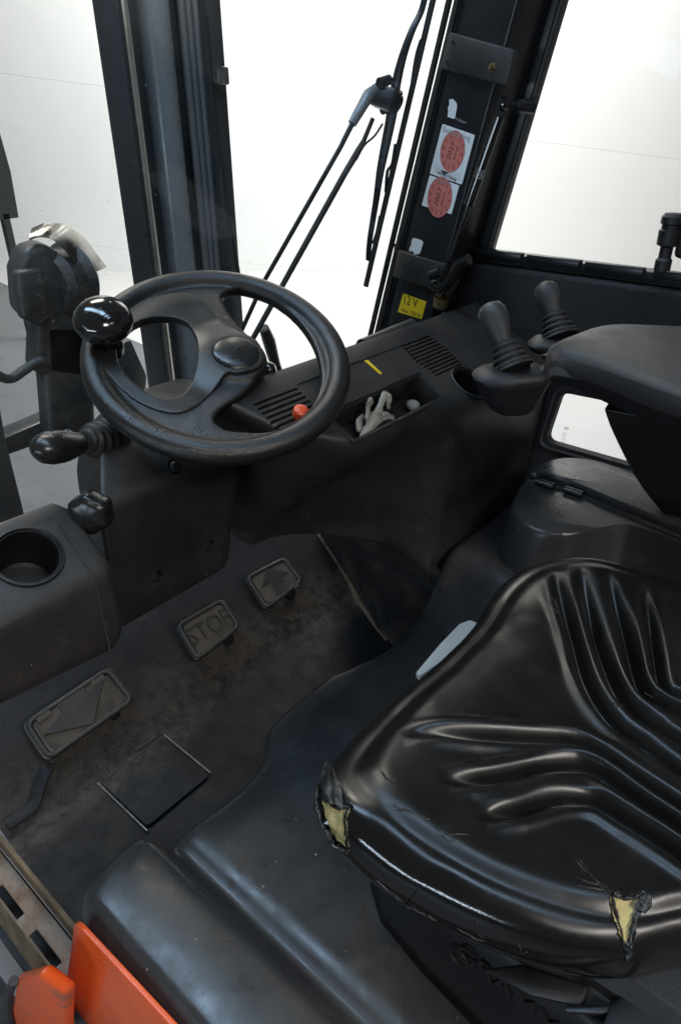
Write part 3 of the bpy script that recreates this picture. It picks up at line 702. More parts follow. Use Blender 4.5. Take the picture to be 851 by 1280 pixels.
wb_.add([p.co.copy() for p in plate_.vertices], [tuple(p.vertices) for p in plate_.polygons])
tor = []; tf = []; NT, NP = 120, 20
for i in range(NT):
    a = 2*math.pi*i/NT
    for j in range(NP):
        b = 2*math.pi*j/NP; rr = .1700+.0170*math.cos(b); tor.append((rr*math.cos(a), rr*math.sin(a), .0165*math.sin(b)))
for i in range(NT):
    for j in range(NP): tf.append((i*NP+j, ((i+1) % NT)*NP+j, ((i+1) % NT)*NP+(j+1) % NP, i*NP+(j+1) % NP))
wb_.add(tor, tf)
wb_.add(*lathe([(.040, -.03), (.046, .0), (.044, .010), (.030, .013), (.003, .013)], Matrix.Translation((.0135, -.016, 0)), 40))
wm_ = modded(wb_.mesh('w'), ('REMESH', dict(mode='VOXEL', voxel_size=.0021)), ('SMOOTH', dict(iterations=9, factor=.5)))
wm_.transform(WF)
wheel = link('steering_wheel', wm_, 'rim', FK, smooth=80); tag(wheel, 'black steering wheel with grained rim and spinner knob')
ins = boolean(meshof(prism(c2(SEAM), .0085, Matrix.Translation((0, 0, -.0005))), 0), [meshof(prism(c2(LH, 6, 1.05), .1, Matrix.Translation((0, 0, -.05))))])
ins = modded(ins, ('REMESH', dict(mode='VOXEL', voxel_size=.0016)), ('SMOOTH', dict(iterations=5, factor=.5)))
for vv in ins.vertices:
    d_ = math.hypot(vv.co.x-.0135, vv.co.y+.016)
    vv.co.z += .010*sstep(.085, .03, d_)
    vv.co.z += .0015*math.exp(-((math.hypot(vv.co.x, vv.co.y)-.12)/.02)**2)
ins.transform(WF); single_sp = link('spoke_insert', ins, 'spoke', wheel, smooth=80)
hubf = WF @ Matrix.Translation((.0135, -.016, .0155))
single('hub_cap', lathe([(.0375, -.006), (.0375, -.001), (.0350, .0015), (.0338, .0012), (.0325, .0035), (.026, .0060), (.016, .0078), (.006, .0084), (.0008, .0085)], hubf, 48), 'stalk', wheel, smooth=50)
lg = MB()
lgm = hubf @ Matrix.Translation((0, 0, .0082)) @ Matrix.Rotation(R(-50), 4, 'Z')
lg.add(*tube([lgm @ Vector(p) for p in ((-.006, .005, -.0004), (-.002, .006, 0), (.001, .002, .0002), (-.002, -.004, .0001), (.003, -.007, -.0003))], .0009, 6))
lg.add(*tube([lgm @ Vector(p) for p in ((.001, .002, .0002), (.005, .004, 0), (.007, .001, -.0003))], .0008, 6))
lg.build('hub_emblem', 'rubber', wheel)
kc = WF @ Vector((-.1085, .1085, 0))
kn = (WN+Vector((-.05, 0, .05))).normalized()
single('knob_clamp', tube([kc-kn*.012, kc+kn*.006, kc+kn*.016, kc+kn*.030], [.020, .021, .016, .017], 24), 'gloss', wheel, smooth=50)
single('spinner_knob', lathe([(.012, .026), (.030, .028), (.0355, .032), (.0375, .037), (.0372, .039), (.0385, .0405), (.0385, .044), (.036, .052), (.030, .0595), (.020, .0655), (.010, .0685), (.001, .069)], frame(kc, kn), 48), 'gloss', wheel, smooth=50)

# ---- seat
ZS = .50
outl = [(.330, .312), (.395, .325), (.47, .329), (.57, .326), (.655, .328), (.712, .338), (.760, .338), (.815, .310), (.862, .240), (.888, .140), (.888, .02), (.870, -.12), (.80, -.18), (.66, -.19), (.54, -.13), (.46, -.06), (.410, -.015), (.372, .016), (.342, .057), (.317, .118), (.301, .185), (.297, .245), (.308, .288)]
NTH = 1000; oc = catmull([(x, y, 0) for x, y in outl], 30, True)
per = [0]
for i in range(len(oc)): per.append(per[-1]+(oc[(i+1) % len(oc)]-oc[i]).length)
def outline_at(s):
    s = (s % 1)*per[-1]
    import bisect
    i = min(bisect.bisect_right(per, s)-1, len(oc)-1); t = (s-per[i])/(per[i+1]-per[i]); return oc[i].lerp(oc[(i+1) % len(oc)], t)
OB = [outline_at(k/NTH) for k in range(NTH)]
SCEN = Vector((.60, .06, 0))
def zpx(lst): return [pt(380+a*.5535, 680+b*.5535, z=ZS-.006) for a, b in lst]
grooves = [zpx(l) for l in (
    [(225, 437), (400, 436), (580, 430), (660, 452), (760, 520), (860, 586), (1000, 690)],
    [(318, 545), (420, 530), (560, 495), (650, 500), (740, 558), (860, 640), (1000, 740)],
    [(400, 618), (480, 602), (570, 572), (650, 572), (720, 612), (860, 706), (1000, 800)],
    [(556, 85), (600, 200), (640, 310), (700, 390), (780, 450), (860, 505), (1000, 600)],
    [(612, 85), (655, 200), (695, 295), (745, 362), (860, 436), (1000, 520)],
    [(668, 85), (720, 200), (762, 312), (815, 352), (860, 372), (1000, 450)],
    [(755, 110), (790, 240), (812, 310), (870, 345), (1000, 410)])]
def seg_d(p, a, b):
    ab = b-a; t = max(0, min(1, (p-a).dot(ab)/ab.length_squared)); return (p-(a+ab*t)).length
GR = []
for gl_ in grooves:
    gg = [q.to_2d() for q in catmull(gl_, 5)]; x0 = min(q.x for q in gg)-.03; x1 = max(q.x for q in gg)+.03; y0 = min(q.y for q in gg)-.03; y1 = max(q.y for q in gg)+.03
    GR.append((gg, x0, x1, y0, y1))
def groove_h(x, y):
    p = Vector((x, y)); h = 0
    for gg, x0, x1, y0, y1 in GR:
        if not (x0 < x < x1 and y0 < y < y1): continue
        best = 9; bi = 0
        for i in range(len(gg)-1):
            d = seg_d(p, gg[i], gg[i+1])
            if d < best: best, bi = d, i
        ab = gg[bi+1]-gg[bi]; tl = max(0, min(1, (p-gg[bi]).dot(ab)/ab.length_squared))
        fade = sstep(-1.0, 5, bi+tl-max(0, (gg[0]-p).length*40 if bi+tl == 0 else 0))
        h -= fade*(.0105*math.exp(-(best/.0054)**2)-.0052*math.exp(-((best-.0140)/.0074)**2))
    return h
def seat_top(x, y, s):
    z = ZS
    cx_ = (x-.60)/.30
    z += -.016+.022*min(1, cx_*cx_)
    z += .020*sstep(.70, .84, x)*sstep(.33, .20, y)*0+.016*sstep(.68, .80, x)
    z += .012*math.exp(-((y-.24)/.06)**2)
    z += .003*noise.noise(Vector((x*8, y*8, 3)))+.0016*noise.noise(Vector((x*22, y*22, 5)))
    return z
rings = []; RN = 150
for r in range(RN+1):
    s = r/RN
    ring = []
    for k in range(NTH):
        o_ = OB[k]
        if s <= .74:
            q = s/.74*.90; p = SCEN.lerp(o_, q)
            e = sstep(.62, .90, q); z = seat_top(p.x, p.y, q)
            inner = 1-sstep(.74, .90, q)
            z += groove_h(p.x, p.y)*inner
            z -= .010*sstep(.78, .90, q)**2
        else:
            t = (s-.74)/.26; base = SCEN.lerp(o_, .90); zt = seat_top(base.x, base.y, 1)-.010
            a = t*math.pi*.62
            outv = (o_-SCEN)*.10; ol = outv.length; outn = outv.normalized()
            rad = .034
            p = base+outn*(ol*math.sin(min(a, math.pi/2)) if a < math.pi/2 else ol-(.012)*(1-math.cos((a-math.pi/2)*2)))
            z = zt-rad*(1-math.cos(a))*1.02-(.006*max(0, t-.6)/.4)
            # folds in the tired vinyl
            z += .0022*noise.noise(Vector((p.x*30, p.y*30, z*30)))*t
        ring.append(Vector((p.x, p.y, z)))
    rings.append(ring)
v = [p for r in rings[1:] for p in r]; v.append(rings[0][0]); ci = len(v)-1; f = []
for i in range(RN-1):
    for k in range(NTH): f.append((i*NTH+k, i*NTH+(k+1) % NTH, (i+1)*NTH+(k+1) % NTH, (i+1)*NTH+k))
for k in range(NTH): f.append((ci, (k+1) % NTH, k))
f.append(tuple(range((RN-1)*NTH, RN*NTH)))
SEATV = v
smb = MB(); smb.add(v, f); sme = smb.mesh('cushion')
base_ol = [(.43, .300), (.395, .285), (.370, .250), (.357, .185), (.349, .118), (.346, .0), (.346, -.2), (.84, -.2), (.84, .26), (.80, .295)]
seat = link('seat', meshof(loft([[Vector((lerp(.60, x, s_), lerp(.06, y, s_), zz)) for x, y in base_ol] for zz, s_ in ((.240, 1.02), (.255, 1.0), (.33, .995), (.385, .985), (.392, .97), (.394, .90), (.43, .86))]), .004), 'dashdark', FK, smooth=50)
tag(seat, 'torn black vinyl driver seat with moulded ridges')
def topix(p):
    q = p-CAM; w_ = q.dot(FWD); return CX+FPX*q.dot(RGT)/w_, CY+FPX*q.dot(DWN)/w_
def inpoly(x, y, P):
    c = False
    for i in range(len(P)):
        (x0, y0), (x1, y1) = P[i-1], P[i]
        if (y0 > y) != (y1 > y) and x < (x1-x0)*(y-y0)/(y1-y0)+x0: c = not c
    return c
# tears: the vinyl is missing there and the foam lies a little deeper
TEAR = [[(397, 980), (403, 993), (409, 1006), (416, 1013), (424, 1012), (437, 1006), (431, 1022), (432, 1042), (436, 1066), (421, 1060), (408, 1043), (399, 1020), (395, 1000)],
        [(764, 1117), (776, 1122), (790, 1121), (803, 1117), (800, 1132), (792, 1146), (789, 1168), (787, 1186), (783, 1200), (779, 1182), (775, 1160), (768, 1138)]]
deep = {}
for p in sme.polygons:
    if p.normal.dot(CAM-p.center) <= 0: continue
    u, v_ = topix(p.center)
    if not (390 < u < 440 and 975 < v_ < 1070 or 760 < u < 806 and 1112 < v_ < 1204): continue
    j_ = 2.2*noise.noise(p.center*160)
    if any(inpoly(u+j_, v_-j_, T_) for T_ in TEAR):
        p.material_index = 1
        for i in p.vertices: deep[i] = p.normal.copy()
for i, n_ in deep.items(): sme.vertices[i].co -= n_*(.0055+.002*noise.noise(sme.vertices[i].co*90))
from mathutils.bvhtree import BVHTree
bvh = BVHTree.FromPolygons([p.co.copy() for p in sme.vertices], [tuple(p.vertices) for p in sme.polygons])
def hit(u, v_, off=.0006):
    d = ray(u, v_).normalized(); r = bvh.ray_cast(CAM, d)
    if r[0] is None: return pt(u, v_, z=.47), Vector((-.6, .2, .7))
    n_ = r[1] if r[1].dot(d) < 0 else -r[1]; return r[0]+n_*off, n_
cush = link('seat_cushion', sme, ['vinyl', 'foam'], seat, smooth=80)
def ragged(pts_, r, jit, name, mat='tornedge', n=5, off=.0006):
    ln = []
    for i in range(len(pts_)-1):
        for k in range(n):
            t = k/n; ln.append((lerp(pts_[i][0], pts_[i+1][0], t)+random.uniform(-jit, jit), lerp(pts_[i][1], pts_[i+1][1], t)+random.uniform(-jit, jit)))
    ln.append(pts_[-1]); P_ = [hit(u, v_, off)[0] for u, v_ in ln]
    P_ = [P_[0]]+[p for a_, p in zip(P_, P_[1:]) if (p-a_).length > 1e-4]
    return single(name, tube(P_, [r*random.uniform(.4, 1.4)*(.35 if k in (0, len(P_)-1) else 1) for k in range(len(P_))], 6), mat, seat, smooth=60)
ragged(TEAR[0][8:]+TEAR[0][:1], .0022, 1.0, 'torn_edge')
ragged(TEAR[0][5:9], .0012, .8, 'torn_edge')
ragged(TEAR[1][:4], .0016, .8, 'torn_edge'); ragged(TEAR[1][3:9], .0010, .6, 'torn_edge'); ragged(TEAR[1][8:]+TEAR[1][:1], .0014, .8, 'torn_edge')
for T_, r_ in ((TEAR[1][:9], .0008), (TEAR[0][6:11], .0008)):
    ragged([(u+random.uniform(-1.5, 1.5), v_+random.uniform(-1.5, 1.5)) for u, v_ in T_], r_, 1.6, 'frayed_backing', mat='cloth', n=7, off=-.0006)
# hanging shreds of vinyl over the corner tear
def shred(left, right, lift, name):
    rows = []; nl = len(left)
    for i in range(nl):
        row = []
        for k in range(9):
            t = k/8; u, v_ = lerp(left[i][0], right[i][0], t), lerp(left[i][1], right[i][1], t)
            p, n_ = hit(u, v_, .0012+lift*(.5+.5*math.sin(k*2.1+i*.7))+lift*.6*random.random()); row.append(p)
        rows.append(row)
    vf = loft(rows, closed=False, cap=False)
    me = modded(meshof(vf), ('SUBSURF', dict(levels=1, render_levels=1)), ('SOLIDIFY', dict(thickness=.0012, offset=0)))
    for vv in me.vertices: vv.co += vv.normal*.0016*noise.noise(vv.co*230)
    return link(name, me, 'tornedge', seat, smooth=40)
shred([(408, 951), (402, 962), (399, 975), (402, 990), (407, 1003)], [(418, 962), (423, 975), (428, 990), (431, 1000), (430, 1009)], .0022, 'torn_flap')
shred([(805, 1117), (801, 1127), (797, 1136)], [(811, 1122), (812, 1134), (803, 1142)], .002, 'torn_flap')
for L_ in ([(719, 1076), (728, 1086), (742, 1098), (758, 1110), (765, 1119)], [(724, 1074), (736, 1090), (750, 1108), (762, 1122)], [(718, 1096), (732, 1102), (748, 1106)], [(722, 1106), (736, 1110), (752, 1112)]):
    ragged(L_, .0008, .7, 'vinyl_crease', off=.0002)
for L_ in ([(475, 964), (481, 971), (489, 977), (494, 976)], [(492, 1006), (500, 1012), (512, 1014), (524, 1021), (538, 1024)], [(536, 1026), (546, 1036), (560, 1044), (573, 1042), (586, 1044)], [(548, 1044), (560, 1050), (574, 1051)], [(496, 1014), (505, 1010), (516, 1018)], [(685, 748), (691, 760), (700, 770)], [(690, 746), (697, 762)], [(764, 878), (772, 884), (780, 882)], [(806, 866), (814, 872), (822, 868)]):
    ragged(L_, .0008, 1.1, 'vinyl_crack', off=.0001)
for L_ in ([(470, 1100), (490, 1118), (508, 1131), (528, 1142), (546, 1150)], [(572, 1160), (590, 1172), (606, 1176)], [(500, 1124), (512, 1136)], [(596, 1150), (598, 1168), (604, 1172)], [(648, 1180), (652, 1192), (660, 1190)]):
    ragged(L_, .0007, 1.0, 'vinyl_crack', off=.0001)
# embossed lettering on the seat base
tmx = Matrix(((0, 0, -1, .3462), (-1, 0, 0, .020), (0, 1, 0, .352), (0, 0, 0, 1)))
p_ = pt(640, 1240, x=.3475)
tmx = Matrix(((-.023, 0, -1, .3485), (-1, 0, 0, p_.y-.010), (0, 1, 0, p_.z-.004), (0, 0, 0, 1)))
single('maker_lettering', text('GRAMMER', .030, .0012, tmx), 'armside', seat, bevel=0)
lgp = pt(572, 1196, x=.3495)
lgm = Matrix(((0, 0, -1, .3497), (-1, 0, 0, lgp.y), (0, 1, 0, lgp.z), (0, 0, 0, 1)))
mb = MB(); mb.add(*tube([lgm @ Vector((.010*math.cos(a_*math.pi/9), .010*math.sin(a_*math.pi/9), 0)) for a_ in range(2, 18)], .0011, 6)); mb.add(*tube([lgm @ Vector((.001, 0, 0)), lgm @ Vector((.010, 0, 0))], .0010, 6)); mb.build('maker_emblem', 'armside', seat)
# pale lever under the front edge
lv = [pt(u, v_, z=.41) for u, v_ in ((594, 784), (586, 781), (573, 786), (548, 812), (519, 847), (524, 852), (570, 820), (602, 792))]
single('adjustment_lever', hexa(lv, [p+Vector((0, 0, .010)) for p in lv]), 'tag', seat, bevel=.002)
# slider parts below the cushion at the rear
single('suspension_cover', hexa([pt(u, v_, z=.392) for u, v_ in ((600, 1212), (650, 1205), (740, 1232), (730, 1262), (660, 1246))], [pt(u, v_, z=.402) for u, v_ in ((606, 1211), (650, 1206), (735, 1232), (725, 1258), (662, 1244))]), 'dashdark', seat, bevel=.003)
single('slider_rail', hexa([pt(u, v_, z=.395) for u, v_ in ((760, 1262), (790, 1238), (860, 1205), (900, 1310), (740, 1310))], [pt(u, v_, z=.41) for u, v_ in ((762, 1256), (790, 1232), (860, 1198), (900, 1300), (745, 1300))]), 'dashdark', seat, bevel=.002)
single('slider_handle', hexa([pt(u, v_, z=.40) for u, v_ in ((705, 1258), (756, 1257), (775, 1246), (790, 1262), (752, 1270), (706, 1268))], [pt(u, v_, z=.408) for u, v_ in ((705, 1256), (756, 1255), (775, 1244), (790, 1260), (752, 1267), (706, 1265))]), 'steel', seat, bevel=.0015)

# ---- storage box at the right of the seat
BZ = .445
rim_n = [(657, 597), (647, 610), (641, 624), (641, 637), (652, 652), (680, 665), (714, 667), (745, 660), (779, 655), (802, 660), (851, 679), (930, 716)]
rim_p = [pt(u, v_, z=BZ) for u, v_ in rim_n]
far_p = [Vector((1.262, rim_p[-1].y, BZ)), Vector((1.262, .46, BZ)), pt(700, 580, z=BZ), pt(672, 587, z=BZ)]
for p in far_p: p.x = min(p.x, 1.262)
near = catmull(rim_p, 5); n_near = len(near); top = near+far_p; ce = sum(top, Vector())/len(top)
def grow(k, z_): return [Vector((p.x+(-(k) if i < n_near else 0)*max(0, (ce.x-p.x))/.12, p.y+(k if p.y > .35 else 0)*.9, z_)) for i, p in enumerate(top)]
rings = [grow(.012, .30), grow(.011, .352), grow(.006, .405), grow(.002, .432), grow(-.001, .440), grow(-.006, .4445), grow(-.010, .445)]
sbox = single('storage_box', loft(rings), 'hood', FK, smooth=50); tag(sbox, 'black plastic storage box with hinged lid beside the seat')
lid_p = [(660, 598), (674, 587), (700, 580), (735, 579), (775, 592), (851, 630), (930, 667), (930, 710), (851, 670), (765, 634), (717, 613), (685, 603)]
lq = [pt(u, v_, z=BZ) for u, v_ in lid_p]
for p in lq: p.x = min(p.x, 1.258)
lq = catmull(lq, 4, True)
lc_ = sum(lq, Vector())/len(lq)
single('lid', loft([[lc_.lerp(p, k)+Vector((0, 0, h_)) for p in lq] for k, h_ in ((.985, -.004), (.985, .003), (1.0, .005), (1.0, .010), (.985, .014), (.94, .0165), (.5, .018), (.05, .0185))]), 'hood', sbox, smooth=40)
single('lid_gap', tube([pt(u, v_, z=BZ+.001) for u, v_ in ((660, 600), (685, 606), (717, 616), (765, 638), (851, 675), (930, 714))], .0035, 8), 'dashdark', sbox)
for u, v_ in ((670, 601), (706, 611)):
    p = pt(u, v_, z=BZ+.006); q = pt(u+22, v_+7, z=BZ+.006); single('hinge', tube([p, q], .0085, 12, flat=.7), 'stalk', sbox)

# ---- armrest with two joysticks
AZ = .78
def aq(u, v_, z_=AZ): return pt(u, v_, z=z_)
arm_near = [pt(681, 446, z=.775), pt(700, 440, z=.78), pt(735, 446, z=.782), pt(790, 464, z=.782), pt(851, 484, z=.782), pt(940, 505, z=.782)]
arm_far = [pt(690, 436, z=.775), pt(712, 424, z=.781), pt(740, 410, z=.785), pt(775, 404, z=.785), pt(851, 406, z=.785), pt(940, 408, z=.785)]
an, af = catmull(arm_near, 6), catmull(arm_far, 6)
rings = []
for i, (p, q) in enumerate(zip(an, af)):
    t = i/(len(an)-1); th = lerp(.026, .036, min(1, t*1.5)); wv_ = (q-p)
    dr = .010
    ring = [p+Vector((0, 0, -th)), p+Vector((-.003, 0, -dr)), p+wv_*.02+Vector((0, 0, -.003)), p+wv_*.06+Vector((0, 0, .002)), p+wv_*.35+Vector((0, 0, .008)), p+wv_*.7+Vector((0, 0, .008)), p+wv_*.94+Vector((0, 0, .002)), q+Vector((0, 0, -.004)), q+Vector((0, 0, -th))]
    rings.append(ring)
am = meshof(loft(rings), .0012, 1)
arm = link('armrest', am, 'arm', FK, smooth=50); tag(arm, 'padded dark grey armrest with two joysticks')
low_t = [p+Vector((.004, .002, -.024)) for p in an]; 
rings = []
for i, (p, q) in enumerate(zip(an, af)):
    t = i/(len(an)-1); th0 = lerp(.024, .034, min(1, t*1.5)); th1 = lerp(.040, .070, min(1, t*1.3)); wv_ = q-p
    rings.append([p+wv_*.04+Vector((0, 0, -th0)), p+wv_*.96+Vector((0, 0, -th0)), p+wv_*.85+Vector((0, 0, -th1)), p+wv_*.16+Vector((0, 0, -th1))])
single('armrest_base', loft(rings), 'armside', arm, bevel=.004)
post = [pt(752, 512, z=.715), pt(765, 545, z=.64), pt(800, 610, z=.52), pt(842, 660, z=.43)]
bk = [pt(900, 540, z=.715), pt(930, 580, z=.64), pt(960, 640, z=.52), pt(985, 700, z=.43)]
rings = []
for p, q in zip(catmull(post, 4), catmull(bk, 4)):
    s_ = Vector((.10, .02, 0)); rings.append([p, q, q+s_, p+s_])
single('armrest_post', loft(rings), 'armside', arm, bevel=.008, seg=3)
def joystick(base, top, rim_w, rim_h, z0, bottom, name_extra):
    up = (top-base).normalized()
    return base, top, up
def egg(top_c, up, s=1.0):
    return lathe([(.006*s, -.036*s), (.0095*s, -.030*s), (.0125*s, -.020*s), (.0160*s, -.006*s), (.0178*s, .006*s), (.0170*s, .015*s), (.0130*s, .0215*s), (.007*s, .0245*s), (.001*s, .0252*s)], frame(top_c, up), 32)
def bellows(base, up, r0, r1, n, h):
    prof = [(r0*1.05, -.004)]
    for k in range(n):
        a, b = k/n, (k+1)/n; ra = lerp(r0, r1, a); hh = h/n
        prof += [(ra*.96, k*hh), (ra, k*hh+hh*.25), (ra*.96, k*hh+hh*.5), (ra*.76, k*hh+hh*.72), (ra*.76, k*hh+hh*.92)]
    prof += [(r1*.6, h), (.004, h+.002)]
    return lathe(prof, frame(base, up), 32)
D1, D2 = .93, 1.02
j1b, j1m, j1t = CAM+ray(640, 460)*D1, CAM+ray(628, 422)*(D1+.004), CAM+ray(619, 403)*(D1+.006)
u1 = (j1t-j1b).normalized()
pod1 = MB()
def pod(cen, wx, wy, h, shift):
    fm = frame(cen, (0, -.05, 1), (.75, -.55, 0)); rr = []
    for zz, s_ in ((-h, .42), (-h*.85, .62), (-h*.5, .80), (-.012, .97), (-.010, 1.0), (-.004, 1.03), (.0, 1.0), (.006, .88), (.008, .70)):
        rr.append([fm @ Vector((x*s_+shift[0]*(1-s_), y*s_+shift[1]*(1-s_), zz)) for x, y in rpoly([(-wx*.55, -wy*.25), (-wx*.2, -wy*.5), (wx*.5, -wy*.42), (wx*.55, wy*.3), (wx*.1, wy*.5), (-wx*.5, wy*.35)], .03, 6)])
    return loft(rr)
pc1 = CAM+ray(640, 463)*D1
p1 = single('joystick_pod', pod(pc1+Vector((.0, .0, -.004)), .100, .072, .058, (.02, 0)), 'armside', arm, smooth=40)
single('joystick_bellows', bellows(j1b+Vector((0, 0, .002)), u1, .0265, .0145, 4, .036), 'rubber', arm, smooth=45)
single('joystick', egg(j1t, u1, 1.12), 'arm', arm, smooth=60)
j2b, j2t = CAM+ray(698, 421)*D2, CAM+ray(685, 374)*(D2+.006); u2 = (j2t-j2b).normalized()
pc2 = CAM+ray(702, 424)*D2
single('joystick_pod', pod(pc2+Vector((0, 0, -.004)), .095, .060, .03, (.02, 0)), 'armside', arm, smooth=40)
fm = frame(pc2+Vector((0, 0, -.018)), (0, -.05, 1), (.75, -.55, 0))
single('pod_base_strip', prism(rrect(.088, .054, .022), .006, fm), 'ivory', arm, bevel=.002)
single('joystick_bellows', bellows(j2b+Vector((0, 0, .002)), u2, .0265, .0145, 4, .036), 'rubber', arm, smooth=45)
single('joystick', egg(j2t, u2, 1.04), 'arm', arm, smooth=60)
# carrier between the pods and the armrest
single('pod_carrier', tube([pc1+Vector((.02, -.02, -.022)), pt(690, 462, z=.752), pt(740, 470, z=.748)], [.018, .017, .017], 12, flat=.8), 'armside', arm)

# ---- right cab side: wall, sill, windows
XW = 1.275
def yzp(lst, x): return [pt(u, v_, x=x) for u, v_ in lst]
wallp = boolean(meshof(cbox(XW, XW+.02, -.5, .93, .20, .812)), [meshof((lambda q: hexa([p+Vector((-.05, 0, 0)) for p in q], [p+Vector((.08, 0, 0)) for p in q]))([Vector((XW, y_, z_)) for y_, z_ in rpoly([(.522, .462), (.505, .575), (-.2, .60), (-.2, .462)], .02, 5)]))])
cabs = link('cab_side', wallp, 'foampanel', FK, smooth=30); tag(cabs, 'black felt lined right cab side below the window')
single('lower_window', cbox(XW+.008, XW+.012, -.21, .530, .45, .61), 'sideglass', cabs)
lt = MB()
gmx = Matrix(((0, 0, -1, XW+.0075), (-1, 0, 0, .505), (0, 1, 0, .482), (0, 0, 0, 1)))
for k, (s_, sz) in enumerate((('Saint-G', .0045), ('43R-00', .004), ('AS2 M', .004), ('DOT 211', .004))):
    lt.add(*text('|||| |||', sz, 0, gmx @ Matrix.Translation((.018, .006*(1-k), 0))))
lt.add(*text('49', .010, 0, gmx @ Matrix.Translation((.020, .017, 0))))
lt.build('glass_print', 'ink', cabs)
lowf = [Vector((XW-.006, y_, z_)) for y_, z_ in rpoly([(.535, .45), (.515, .588), (-.2, .61), (-.2, .45)], .025, 5)]
single('lower_window_seal', tube([p+Vector((.005, 0, 0)) for p in lowf+[lowf[0]]], .004, 8, cap=False), 'bracket', cabs)
# upper foam hump
v, f = cbox(XW-.022, XW+.001, -.5, .775, .60, .800); single('side_liner', (v, f), 'foampanel', cabs, bevel=.016, seg=4)
# sill rail with clips
s0, s1 = pt(604, 316, x=XW), pt(851, 348, x=XW)
sz = (s0.z+s1.z)/2
rail = single('window_sill', cbox(XW-.016, XW+.022, -.5, s0.y+.02, sz-.010, sz+.006), 'steel', cabs, bevel=.002)
for u0, u1_ in ((598, 655), (664, 729), (738, 810), (826, 900)):
    a, b = pt(u0, 316, x=XW), pt(u1_, 330, x=XW)
    single('sill_clip', cbox(XW-.022, XW-.004, b.y, a.y, sz-.002, sz+.011), 'steel', cabs, bevel=.002)
# window frame upright beside the pillar
wi = [pt(706, -20, x=XW), pt(610, 305, x=XW)]; wo = [pt(655, -20, x=XW), pt(552, 330, x=XW)]
ext = lambda a, b, t: a+(a-b)*t
fa, fb = ext(wi[0], wi[1], .35), wi[1]+Vector((0, 0, -.02)); oa, ob = ext(wo[0], wo[1], .35), wo[1]
single('window_frame', hexa([fa, fb, ob, oa], [p+Vector((.03, 0, 0)) for p in (fa, fb, ob, oa)]), 'steel', cabs, bevel=.003)
single('window_seal', tube([fa+Vector((-.004, -.003, 0)), fb+Vector((-.004, -.003, 0))], .0055, 8), 'bracket', cabs)
single('side_window', cbox(XW+.012, XW+.016, -.6, .72, sz, 1.6), 'sideglass', cabs)
# window catch at the right edge of the photo
hc = pt(828, 330, x=XW-.03)
single('catch_post', lathe([(.013, -.01), (.013, .006), (.010, .010), (.010, .026), (.017, .030), (.018, .052), (.015, .054), (.015, .060), (.018, .062), (.018, .072), (.014, .077), (.002, .078)], Matrix.Translation(hc), 28), 'dashdark', cabs)
v, f = cbox(hc.x-.004, hc.x+.03, hc.y-.085, hc.y-.012, hc.z+.010, hc.z+.088); single('window_catch', (v, f), 'bracket', cabs, bevel=.010, seg=3)

# ---- A pillar
rowb = [(466, 420, 1.25), (476, 418, 1.235), (484, 415, 1.215), (512, 408, 1.195), (536, 402, 1.20), (550, 398, 1.235)]
rowt = [(566, 0, 1.25), (575, 0, 1.235), (585, 0, 1.215), (612, 0, 1.195), (645, 0, 1.20), (662, 0, 1.235)]
B = [pt(u, v_, x=x) for u, v_, x in rowb]; T = [pt(u, v_, x=x) for u, v_, x in rowt]
_n = (T[2]-B[2]).cross(B[3]-B[2]).normalized()
T[3] = ppl(612, 0, B[2], _n); B[4] = ppl(537, 402, B[2], _n); T[4] = ppl(646, 0, B[2], _n); B[5] = B[4]+Vector((.04, -.012, 0)); T[5] = T[4]+Vector((.04, -.012, 0))
B2 = [b+(b-t)*.35 for b, t in zip(B, T)]; T2 = [t+(t-b)*.55 for b, t in zip(B, T)]
def prow(t): 
    r = [b.lerp(q, t) for b, q in zip(B2, T2)]
    return r+[r[-1]+Vector((.05, 0, 0)), r[0]+Vector((.05, 0, 0))]
pillar = single('cab_pillar', loft([prow(k/10) for k in range(11)]), 'steel', FK, bevel=.004, seg=3, ang=20); tag(pillar, 'black steel cab pillar with stickers and brackets')
single('pillar_seal', tube([B2[0]+Vector((-.006, .004, 0)), T2[0]+Vector((-.006, .004, 0))], .006, 8), 'rubber', pillar)
single('pillar_seal', tube([B2[1]+Vector((-.008, 0, 0)), T2[1]+Vector((-.008, 0, 0))], .005, 8), 'rubber', pillar)
# the pillar face as a plane for stickers
PB, PT_ = B[2].lerp(B[3], .5), T[2].lerp(T[3], .5)
def on_face(u, v_, off=.0):
    # intersect with the flat strip between columns 2 and 3
    n = (T[2]-B[2]).cross(B[3]-B[2]).normalized()
    if n.dot(CAM-B[2]) < 0: n = -n
    return ppl(u, v_, B[2]+n*off, n), n
def quad_on(c4, off):
    q = [on_face(u, v_, off)[0] for u, v_ in c4]; return q, on_face(0, 0)[1]
def sticker(name, c4, mat, extras=(), corner=.1):
    q, n = quad_on(c4, .0009)
    c = sum(q, Vector())/4; fm = frame(c, n, q[1]-q[0]); inv = fm.inverted()
    lc = [tuple((inv @ p).to_2d()) for p in q]; mb = MB()
    mb.add(*prism(rpoly(lc, .002, 3), .0005, fm))
    mats = [mat]
    W_ = (Vector(lc[1])-Vector(lc[0])).length; H_ = (Vector(lc[3])-Vector(lc[0])).length
    for fn in extras:
        for vf, mk in fn(fm, W_, H_):
            if mk not in mats: mats.append(mk)
            mb.add(*vf, mats.index(mk))
    return mb.build(name, mats, pillar, smooth=0)
